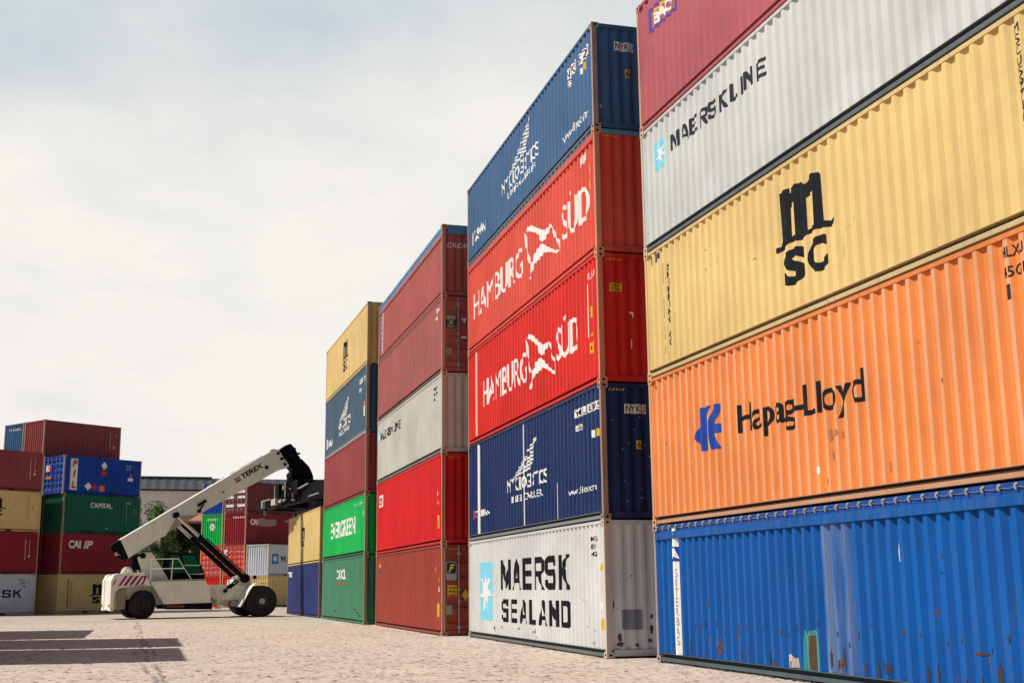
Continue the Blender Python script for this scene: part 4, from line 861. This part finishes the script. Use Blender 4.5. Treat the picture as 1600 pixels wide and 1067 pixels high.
for a, b_ in (((-5.21, 3.02), (-3.72, 3.04)), ((-3.72, 3.04), (-2.9, 1.81)), ((-5.15, 2.53), (-3.38, 2.55)), ((-5.1, 3.02), (-5.1, 1.95)), ((-4.0, 3.03), (-4.05, 1.95))): mb.tube((a[0], -1.48, a[1]), (b_[0], -1.48, b_[1]), .021, 8)
build(mb, 'handrail', CREAM, rs)
mb = MB(); mb.prism([(-5.05, .7), (-5.0, 1.55), (-2.0, 1.62), (1.25, 1.45), (1.3, .8), (.2, .62), (-2.0, .62)], -.71, .71, bev=.03); build(mb, 'chassis', CREAM, rs)
for s in (-1, 1):
    mb = MB(); a, b_ = sorted((s*1.02, s*.72)); mb.prism([(-2.0, 1.68), (-1.39, 1.70), (-.13, 1.68), (.25, 1.5), (-.1, 1.05), (-.35, .87), (-1.6, .87), (-1.95, 1.1)], a, b_, bev=.025); build(mb, 'front_frame', CREAM, rs)
mb = MB(); mb.tube((-.66, -1.25, .71), (-.66, 1.25, .71), .16, 16); mb.tube((.61, -2.2, .815), (.61, 2.2, .815), .16, 12); mb.box(.25, .95, -.95, .95, .55, 1.1, bev=.05); build(mb, 'front_axle', TAN, rs)
mb = MB(); mb.tube((-5.42, -1.2, .72), (-5.42, 1.2, .72), .14, 12); mb.box(-5.7, -5.15, -.7, .7, .5, .95, bev=.04); build(mb, 'rear_axle', BLK, rs)
for s in (-1, 1):
    mb = MB(); prof = [(-.56, .55), (-.40, .83), (-.26, 1.10), (-.10, 1.40), (.06, 1.62), (.22, 1.74), (.5, 1.78), (.86, 1.74)]; y0, y1 = sorted((s*1.06, s*2.24))
    inner = [(x+.03*(1 if x < .1 else 0), z-.035) for x, z in prof]; mb.prism(prof+inner[::-1], y0, y1); build(mb, 'front_fender', CREAM, rs)
mb = MB(); mb.tube((.22, -1.9, 1.76), (.24, -1.9, 2.0), .02, 6); mb.box(.17, .32, -2.0, -1.8, 1.98, 2.16, bev=.02); build(mb, 'work_lamp', BLK, rs)
mb = MB(); mb.box(-.55, .3, -.95, .95, 1.62, 1.98, bev=.04)
for y in (-.92, .6): mb.prism([(-.5, 1.6), (-.35, 2.1), (0, 2.22), (.3, 1.9), (.3, 1.6)], y, y+.32, bev=.03)
build(mb, 'cylinder_bracket', CREAM, rs)
for y in (-1.0, 1.0):
    mb = MB(); top, bot = Vector((-3.86, y, 5.34)), Vector((-.08, y, 2.02)); mid = top.lerp(bot, .33)
    mb.tube(mid, bot, .135, 18); mb.tube(mid, mid.lerp(bot, .05), .16, 18); mb.tube((bot.x, y-.24, bot.z), (bot.x, y+.24, bot.z), .24, 16)
    p2 = mid.lerp(bot, .62); mb.tube(p2, p2+(bot-mid).normalized()*.09, .155, 16)
    for k in (.10, .16): mb.tube(mid.lerp(bot, .1)+Vector((.12, -.14, .12)), mid.lerp(bot, .95)+Vector((.12, -.14, .12)), .03, 6)
    lc = build(mb, 'lift_cylinder', BLK, rs)
    mb = MB(); mb.tube(top, mid, .09, 18); build(mb, 'rod', CHROME, lc)
    mb = MB(); mb.tube((top.x, y-.2, top.z), (top.x, y+.2, top.z), .16, 14); build(mb, 'pin', BLK, lc)
mb = MB()
for a, b_ in (((-1.0, 1.55), (-.55, 1.95)), ((-1.15, 1.35), (-.7, 1.75)), ((-.85, 1.5), (-.4, 1.9))): mb.tube((a[0], -1.08, a[1]), (b_[0], -1.08, b_[1]), .045, 8)
mb.tube((-1.12, -1.2, 1.36), (-1.12, -1.0, 1.36), .1, 12); build(mb, 'valve_hoses', BLK, rs)
mb = MB(); mb.tube((-1.86, -1.3, 1.7), (-1.55, -1.3, 1.2), .04, 8); mb.tube((-1.55, -1.3, 1.2), (-1.5, -1.3, .5), .04, 8); mb.box(-1.62, -1.36, -1.45, -1.0, .45, .5); mb.box(-1.62, -1.36, -1.45, -1.0, .8, .84); build(mb, 'access_step', CREAM, rs)
# operator cab
mb = MB(); CY = .62
mb.prism([(-4.12, 1.96), (-4.12, 2.3), (-2.12, 2.3), (-2.12, 1.96)], -CY, CY)
for y in (-CY, CY-.07):
    for a, b_ in (((-4.08, 2.3), (-4.05, 3.3)), ((-2.18, 2.3), (-2.66, 3.28)), ((-3.08, 2.3), (-3.46, 3.28))):
        mb.prism([(a[0]-.045, a[1]), (a[0]+.045, a[1]), (b_[0]+.045, b_[1]), (b_[0]-.045, b_[1])], y, y+.07)
mb.prism([(-4.15, 3.28), (-2.58, 3.26), (-2.58, 3.36), (-4.15, 3.40)], -CY-.03, CY+.03, bev=.02)
mb.box(-3.6, -3.1, -.25, .25, 2.3, 2.55); mb.box(-3.65, -3.5, -.25, .25, 2.5, 3.0)
cab = build(mb, 'operator_cab', BLK, rs)
mb = MB()
for y in (-CY+.02, CY-.03): 
    mb.prism([(-3.40, 3.25), (-2.68, 3.25), (-2.22, 2.33), (-3.06, 2.33)], y, y+.012); mb.prism([(-4.02, 3.25), (-3.5, 3.25), (-3.13, 2.33), (-4.04, 2.33)], y, y+.012)
mb.prism([(-2.66, 3.26), (-2.65, 3.26), (-2.16, 2.32), (-2.17, 2.32)], -CY+.04, CY-.04)
build(mb, 'window', GLASS, cab)
mb = MB(); mb.prism([(-3.22, 2.70), (-2.40, 2.70), (-2.38, 2.745), (-3.24, 2.745)], -CY-.012, -CY); mb.prism([(-2.98, 2.24), (-2.15, 2.24), (-2.13, 2.285), (-3.0, 2.285)], -CY-.012, -CY); build(mb, 'window_bar', CREAM, cab)
mb = MB(); mb.tube((-2.95, -.5, 3.38), (-2.95, -.5, 3.5), .06, 10); build(mb, 'beacon', simple('lamp_pale', (.7, .65, .6), .3), cab)
# boom
mb = MB(); mb.prism([(-6.56, 4.06), (1.42, 9.06), (1.98, 8.06), (-2.5, 5.45), (-3.74, 5.36), (-4.31, 4.28), (-6.08, 3.10)], -.43, .43, bev=.02)
boom = build(mb, 'boom', CREAM, rs)
mb = MB(); mb.prism([(-4.5, 4.2), (-3.9, 5.5), (-2.3, 5.7), (-2.45, 5.46)], -.34, .34); build(mb, 'shaded_boom_core', TAN, boom)  # inner core coloured tan for the shadowed underside of the boom
mb = MB(); mb.prism([(-4.33, 4.27), (-4.25, 4.25), (-3.70, 5.32), (-3.78, 5.36)], -.47, .47); mb.prism([(-3.75, 5.33), (-2.5, 5.43), (-2.5, 5.48), (-3.76, 5.39)], -.47, .47); build(mb, 'boom_flange', CREAM, boom)
mb = MB(); outer = [(-7.0, 3.74), (-6.57, 4.055), (-6.09, 3.095), (-6.3, 3.0)]
for y in (-.44, .40): mb.prism(outer, y, y+.04)
mb.prism([(-7.0, 3.74), (-6.57, 4.055), (-6.59, 4.01), (-6.98, 3.70)], -.398, .398); mb.prism([(-6.09, 3.095), (-6.3, 3.0), (-6.3, 3.04), (-6.11, 3.13)], -.398, .398)
build(mb, 'boom_end_frame', BLK, boom)
mb = MB(); mb.prism([(-6.62, 3.4), (-6.45, 3.85), (-6.2, 3.3), (-6.35, 3.2)], -.38, .38); mb.tube((-6.6, -.36, 3.35), (-6.6, .36, 3.35), .1, 10); build(mb, 'boom_interior', TAN, boom)
mb = MB(); mb.prism([(1.25, 9.04), (1.38, 9.13), (1.74, 9.10), (2.38, 8.25), (2.33, 8.12), (1.92, 7.98), (1.80, 8.06)], -.49, .49, bev=.02); build(mb, 'boom_collar', CREAM, boom)
mb = MB()
for x, z in ((1.75, 8.9), (1.95, 8.6), (2.15, 8.3)): mb.box(x-.09, x+.06, -.51, .51, z-.09, z+.06)
build(mb, 'wear_pad', BLK, boom)
mb = MB()
mb.prism([(1.6, 8.9), (2.30, 9.42), (2.46, 9.48), (2.62, 9.36), (2.76, 9.14), (2.98, 8.80), (3.18, 8.45), (3.0, 8.1), (2.6, 8.0), (2.38, 8.2), (2.0, 8.15)], -.36, .36, bev=.03)
mb.prism([(2.7, 8.7), (3.10, 8.62), (3.54, 8.2), (3.70, 7.9), (3.80, 7.66), (3.80, 7.44), (2.56, 7.42), (2.50, 7.80), (2.66, 7.95), (2.6, 8.2)], -.52, .52, bev=.03)
rg = random.Random(5)
for i in range(26):
    a = rg.uniform(0, 1); P0 = Vector((2.7+1.05*a+rg.uniform(-.05, .1), rg.uniform(-.45, .45), 9.2-1.6*a+rg.uniform(-.08, .08))); P1 = P0+Vector((rg.uniform(-.05, .16), rg.uniform(-.1, .1), rg.uniform(-.25, .02))); mb.tube(P0, P1, rg.uniform(.04, .08), 7)
for y in (-.56, -.62): 
    pts = [Vector((2.0, y, 8.6)), Vector((2.5, y, 8.8)), Vector((2.9, y, 8.3)), Vector((2.7, y, 7.9)), Vector((3.2, y, 7.5))]
    for a, b_ in zip(pts, pts[1:]): mb.tube(a, b_, .035, 6)
mb.tube((3.0, 0, 7.0), (3.0, 0, 7.6), .5, 20)
build(mb, 'boom_head', BLK, boom)
bd = Vector((.848, 0, .530)).normalized(); bp_ = Vector((-.530, 0, .848))
def onboom(name, v, f, mat, o):
    q = MB(); q.v = [tuple(Vector((o[0], -.437, o[1]))+bd*x+bp_*z) for x, z in v]; q.f = f; q.mi = [0]*len(f); build(q, name, mat, boom)
v, f = curve_mesh_text('TEREX', .04, .1); onboom('lettering', fit(v, (.42, 1.78, .02, .30)), f, BLACK, (-.55, 7.15))
v, f = curve_mesh_poly([[(0, 0), (.32, 0), (.32, .10), (0, .10)], [(0, .13), (.08, .13), (.08, .27), (0, .27)], [(.12, .13), (.20, .13), (.20, .27), (.12, .27)], [(.24, .13), (.32, .13), (.32, .27), (.24, .27)]]); onboom('emblem', v, f, decal('emblem_red', (.30, .03, .03)), (-.55, 7.16))
mb = MB()
def obox(mb, c, hx, hz, y0, y1):
    p = [Vector((c[0], 0, c[1]))+bd*sx_*hx+bp_*sz*hz for sx_, sz in ((-1, -1), (1, -1), (1, 1), (-1, 1))]; mb.prism([(q_.x, q_.z) for q_ in p], y0, y1, bev=.015)
obox(mb, (-2.4, 6.03), .27, .07, -.58, -.44); mb.tube((-2.3, -.5, 5.95), (-2.55, -.5, 5.62), .04, 8); mb.tube((-2.65, -.55, 5.58), (-2.45, -.55, 5.6), .08, 10); build(mb, 'boom_camera', BLK, boom)
for p_, k_ in (((1.1, 8.08), .09), ((-1.26, 6.64), .04)): mb = MB(); obox(mb, p_, k_, k_, -.5, -.44); build(mb, 'boom_fitting', BLK, boom)
mb = MB()
for s, e in ((-.6, -.3), (-.1, .1), (.3, .9), (-1.0, -.8)): 
    P = lambda k: Vector((1.42, -.3, 9.06))+bd*(k-1.6)*1.6+bp_*.05; mb.tube(P(s), P(e), .03, 6)
mb.tube(Vector((-.9, -.35, 7.62)), Vector((.9, -.35, 8.76)), .022, 6); build(mb, 'boom_pipe', CREAM, boom)
# lifting frame (spreader)
mb = MB()
mb.box(2.72, 3.20, -6.4, 6.9, 6.14, 6.62, bev=.03); mb.box(4.62, 5.10, -6.4, 6.4, 6.02, 6.55, bev=.03); mb.box(2.74, 3.5, -6.45, -.3, 6.3, 7.05, bev=.04)
mb.prism([(2.55, 7.36), (4.2, 7.40), (4.2, 6.6), (2.55, 6.55)], -1.6, 1.6, bev=.04)
for v_ in (-6.3, -3.3, 3.3, 6.2): mb.box(2.75, 5.05, v_-.16, v_+.16, 6.08, 6.5, bev=.03)
mb.prism([(2.4, 6.58), (2.75, 6.58), (2.75, 7.36), (2.4, 7.36)], 1.6, 2.4); mb.box(2.5, 2.7, .4, .6, 6.5, 7.4)
rg = random.Random(9)
for i in range(30): 
    p0 = Vector((rg.uniform(2.55, 2.75), rg.uniform(-1.8, 2.4), rg.uniform(6.2, 7.2))); mb.tube(p0, p0+Vector((rg.uniform(-.05, .05), rg.uniform(-.5, .5), rg.uniform(-.2, .2))), rg.uniform(.03, .07), 6)
spr = build(mb, 'spreader', BLK, rs)
for u_ in (2.85, 4.95):
    for v_ in (-6.0, 6.0):
        q = MB(); q.box(u_-.09, u_+.09, v_-.09, v_+.09, 5.86, 6.1, bev=.02); q.box(u_-.05, u_+.05, v_-.08, v_+.08, 5.76, 5.87, bev=.02); build(q, 'twist_lock', simple('worn_steel', (.2, .19, .18), .45, .7), spr)
BRK = simple('bracket_pale', (.45, .43, .38), .5)
for a_, b_, r_ in (((2.62, -1.6, 6.85), (2.64, -3.3, 7.02), .045), ((2.6, 3.2, 6.6), (2.6, 2.2, 6.85), .03), ((2.48, .48, 6.5), (2.48, .48, 7.4), .045), ((2.4, 2.35, 6.6), (2.4, 2.35, 7.3), .04), ((2.6, -3.6, 6.3), (2.6, -5.4, 6.36), .03), ((2.66, 4.2, 6.66), (2.66, 6.2, 6.66), .03)):
    mb = MB(); mb.tube(a_, b_, r_, 8); build(mb, 'hydraulic_rod', BRK, spr)
for v_, z_, w_, h_ in ((-.3, 6.95, .12, .05), (.9, 6.4, .12, .05), (-.7, 6.3, .12, .05), (3.1, 6.41, .45, .18), (1.75, 6.4, .25, .1), (1.1, 7.1, .08, .12), (5.6, 6.4, .1, .2)):
    mb = MB(); mb.box(2.50, 2.70, v_-w_, v_+w_, z_-h_, z_+h_, bev=.02); build(mb, 'spreader_bracket', BRK, spr)
mb = MB(); mb.box(2.52, 2.57, -1.0, -.6, 6.35, 6.7, bev=.02); build(mb, 'valve_block', simple('valve_rust', (.22, .07, .05), .6), spr)

# ------------------------------------------------------------------ warehouse behind the yard
wh = thing('warehouse', 'long pale block-walled warehouse with a dark weathered roof edge behind the yard', 'warehouse', (0, 150, 0), R(-.6))
def blockwall():
    mt, t, b = new_mat('painted_blockwork'); g = t.nodes.new('ShaderNodeNewGeometry').outputs['Position']; s = t.nodes.new('ShaderNodeSeparateXYZ'); L_(t, g, s.inputs[0]); c = t.nodes.new('ShaderNodeCombineXYZ'); L_(t, s.outputs[0], c.inputs[0]); L_(t, s.outputs[2], c.inputs[1])
    br = t.nodes.new('ShaderNodeTexBrick'); br.inputs['Scale'].default_value = 1.0; br.inputs['Brick Width'].default_value = .9; br.inputs['Row Height'].default_value = .42; br.inputs['Mortar Size'].default_value = .02
    br.inputs['Color1'].default_value = (.86, .82, .76, 1); br.inputs['Color2'].default_value = (.80, .76, .70, 1); br.inputs['Mortar'].default_value = (.62, .58, .54, 1); L_(t, c.outputs[0], br.inputs['Vector'])
    col = mixrgb(t, tmath(t, 'MULTIPLY', mrange(t, nnoise(t, g, .5, 6, .7, (1, 1, .4)), .5, .72), .3), br.outputs['Color'], (.6, .55, .5)); L_(t, col, b.inputs['Base Color']); b.inputs['Roughness'].default_value = .8; return mt
BW_ = blockwall()
mb = MB(); mb.prism([(-16, 0), (-16, 13.0), (46, 13.0), (46, 9.4), (1.4, 9.4), (1.4, 0)], 0, .4); build(mb, 'front_wall', BW_, wh)
ROOFM = paint('weathered_roof', (.12, .135, .155), rust=.05, fade=.9, dirt=.6)
mb = MB()
n = 120
for i in range(n):
    a, b_ = -17+i*64/n, -17+(i+1)*64/n; d = .06*(i % 2)
    mb.quad((a, -.5-d, 13.05), (b_, -.5-.06+d, 13.05), (b_, .3-.06+d, 14.42), (a, .3-d, 14.42))
mb.quad((-17, .3, 14.42), (47, .3, 14.42), (47, 22, 15.0), (-17, 22, 15.0)); mb.quad((-17, 44, 13.0), (47, 44, 13.0), (47, 22, 15.0), (-17, 22, 15.0))
build(mb, 'roof', ROOFM, wh)
mb = MB(); mb.box(-17, 7, .2, .5, 14.43, 14.6); mb.box(-17, 47, -.52, -.3, 12.86, 13.04); build(mb, 'gutter', simple('gutter_dark', (.02, .02, .024), .6), wh)
mb = MB(); mb.quad((2.6, -4.0, 9.2), (46, -4.0, 9.2), (46, -.01, 10.5), (2.6, -.01, 10.5)); mb.quad((2.6, -4.0, 9.1), (46, -4.0, 9.1), (46, -4.0, 9.2), (2.6, -4.0, 9.2)); mb.quad((2.6, -4.0, 9.1), (46, -4.0, 9.1), (46, 0, 9.1), (2.6, 0, 9.1)); build(mb, 'canopy', paint('clay_tile', (.42, .2, .14), rust=.3, fade=.5), wh)
mb = MB(); mb.box(-16, 46, 8, 8.4, 0, 12.9); mb.box(-16, -15.6, 0.4, 8, 0, 13); mb.box(45.6, 46, .4, 8, 0, 13); build(mb, 'bay_wall', simple('bay_shade_dark', (.04, .04, .05), .9), wh)  # near-black wall colour carries the deep shade of the open bay
for x in range(10, 47, 8): 
    q = MB(); q.box(x, x+.5, -.05, .45, 0, 9.39); build(q, 'pillar', simple('pillar_dark', (.12, .11, .11), .9), wh)

# ------------------------------------------------------------------ trees in front of the warehouse
LEAF = []
for k, c_ in enumerate(((.075, .17, .02), (.03, .08, .012), (.13, .25, .03))):
    mt, t, b = new_mat('leaf_green_%s' % ('mid', 'deep', 'bright')[k]); g = t.nodes.new('ShaderNodeNewGeometry').outputs['Position']
    L_(t, mixrgb(t, mrange(t, nnoise(t, g, 1.2, 3), .3, .7), tuple(x*.7 for x in c_), tuple(x*1.3 for x in c_)), b.inputs['Base Color']); b.inputs['Roughness'].default_value = .5; b.inputs['Subsurface Weight'].default_value = 0; LEAF.append(mt)
BARK = simple('bark', (.09, .065, .045), .9)
def tree(label, x, y, h, r, seed, n=7000):
    rg = random.Random(seed); t = thing('broadleaf_tree', label, 'tree', (x, y, 0)); mb = MB()
    fork = Vector((0, 0, h*.35)); mb.tube((0, 0, -.05), fork, .24, 10, r2=.17); ends = []
    for i in range(8):
        a = i*2.4; e = fork+Vector((math.cos(a)*r*.55, math.sin(a)*r*.55, h*(.2+.3*rg.random()))); mb.tube(fork, e, .10, 7, r2=.03); ends.append(e)
    build(mb, 'trunk', BARK, t)
    cl = []
    for i in range(26):
        a, u = rg.uniform(0, 2*math.pi), rg.uniform(-.75, 1); rr = r*math.sqrt(max(.05, 1-u*u*.8))*rg.uniform(.45, .95)
        cl.append((Vector((math.cos(a)*rr, math.sin(a)*rr, h*.62+u*h*.33)), r*rg.uniform(.2, .36)))
    mb = MB()
    for i in range(n):
        c_, cr = rg.choice(cl); d = Vector((rg.gauss(0, 1), rg.gauss(0, 1), rg.gauss(0, 1))).normalized(); p = c_+d*cr*(rg.random()**.4); p.z = min(p.z, h)
        nrm = (d+Vector((rg.gauss(0, .6), rg.gauss(0, .6), rg.gauss(0, .6)+.4))).normalized(); a = nrm.orthogonal().normalized(); b_ = nrm.cross(a); th = rg.uniform(0, 6.28); a, b_ = a*math.cos(th)+b_*math.sin(th), b_*math.cos(th)-a*math.sin(th); s = rg.uniform(.07, .16)
        mb.quad(tuple(p-a*s), tuple(p-b_*s*.55), tuple(p+a*s), tuple(p+b_*s*.55), rg.choice((0, 0, 1, 2)))
    build(mb, 'crown', LEAF, t)
tree('bright green bushy tree in front of the pale warehouse, left of the raised boom', -.5, 118, 9.4, 2.9, 4, 12000)
tree('dark leafy tree in the shade of the warehouse bay, seen under the raised boom', 3.6, 154, 8.6, 3.4, 8)
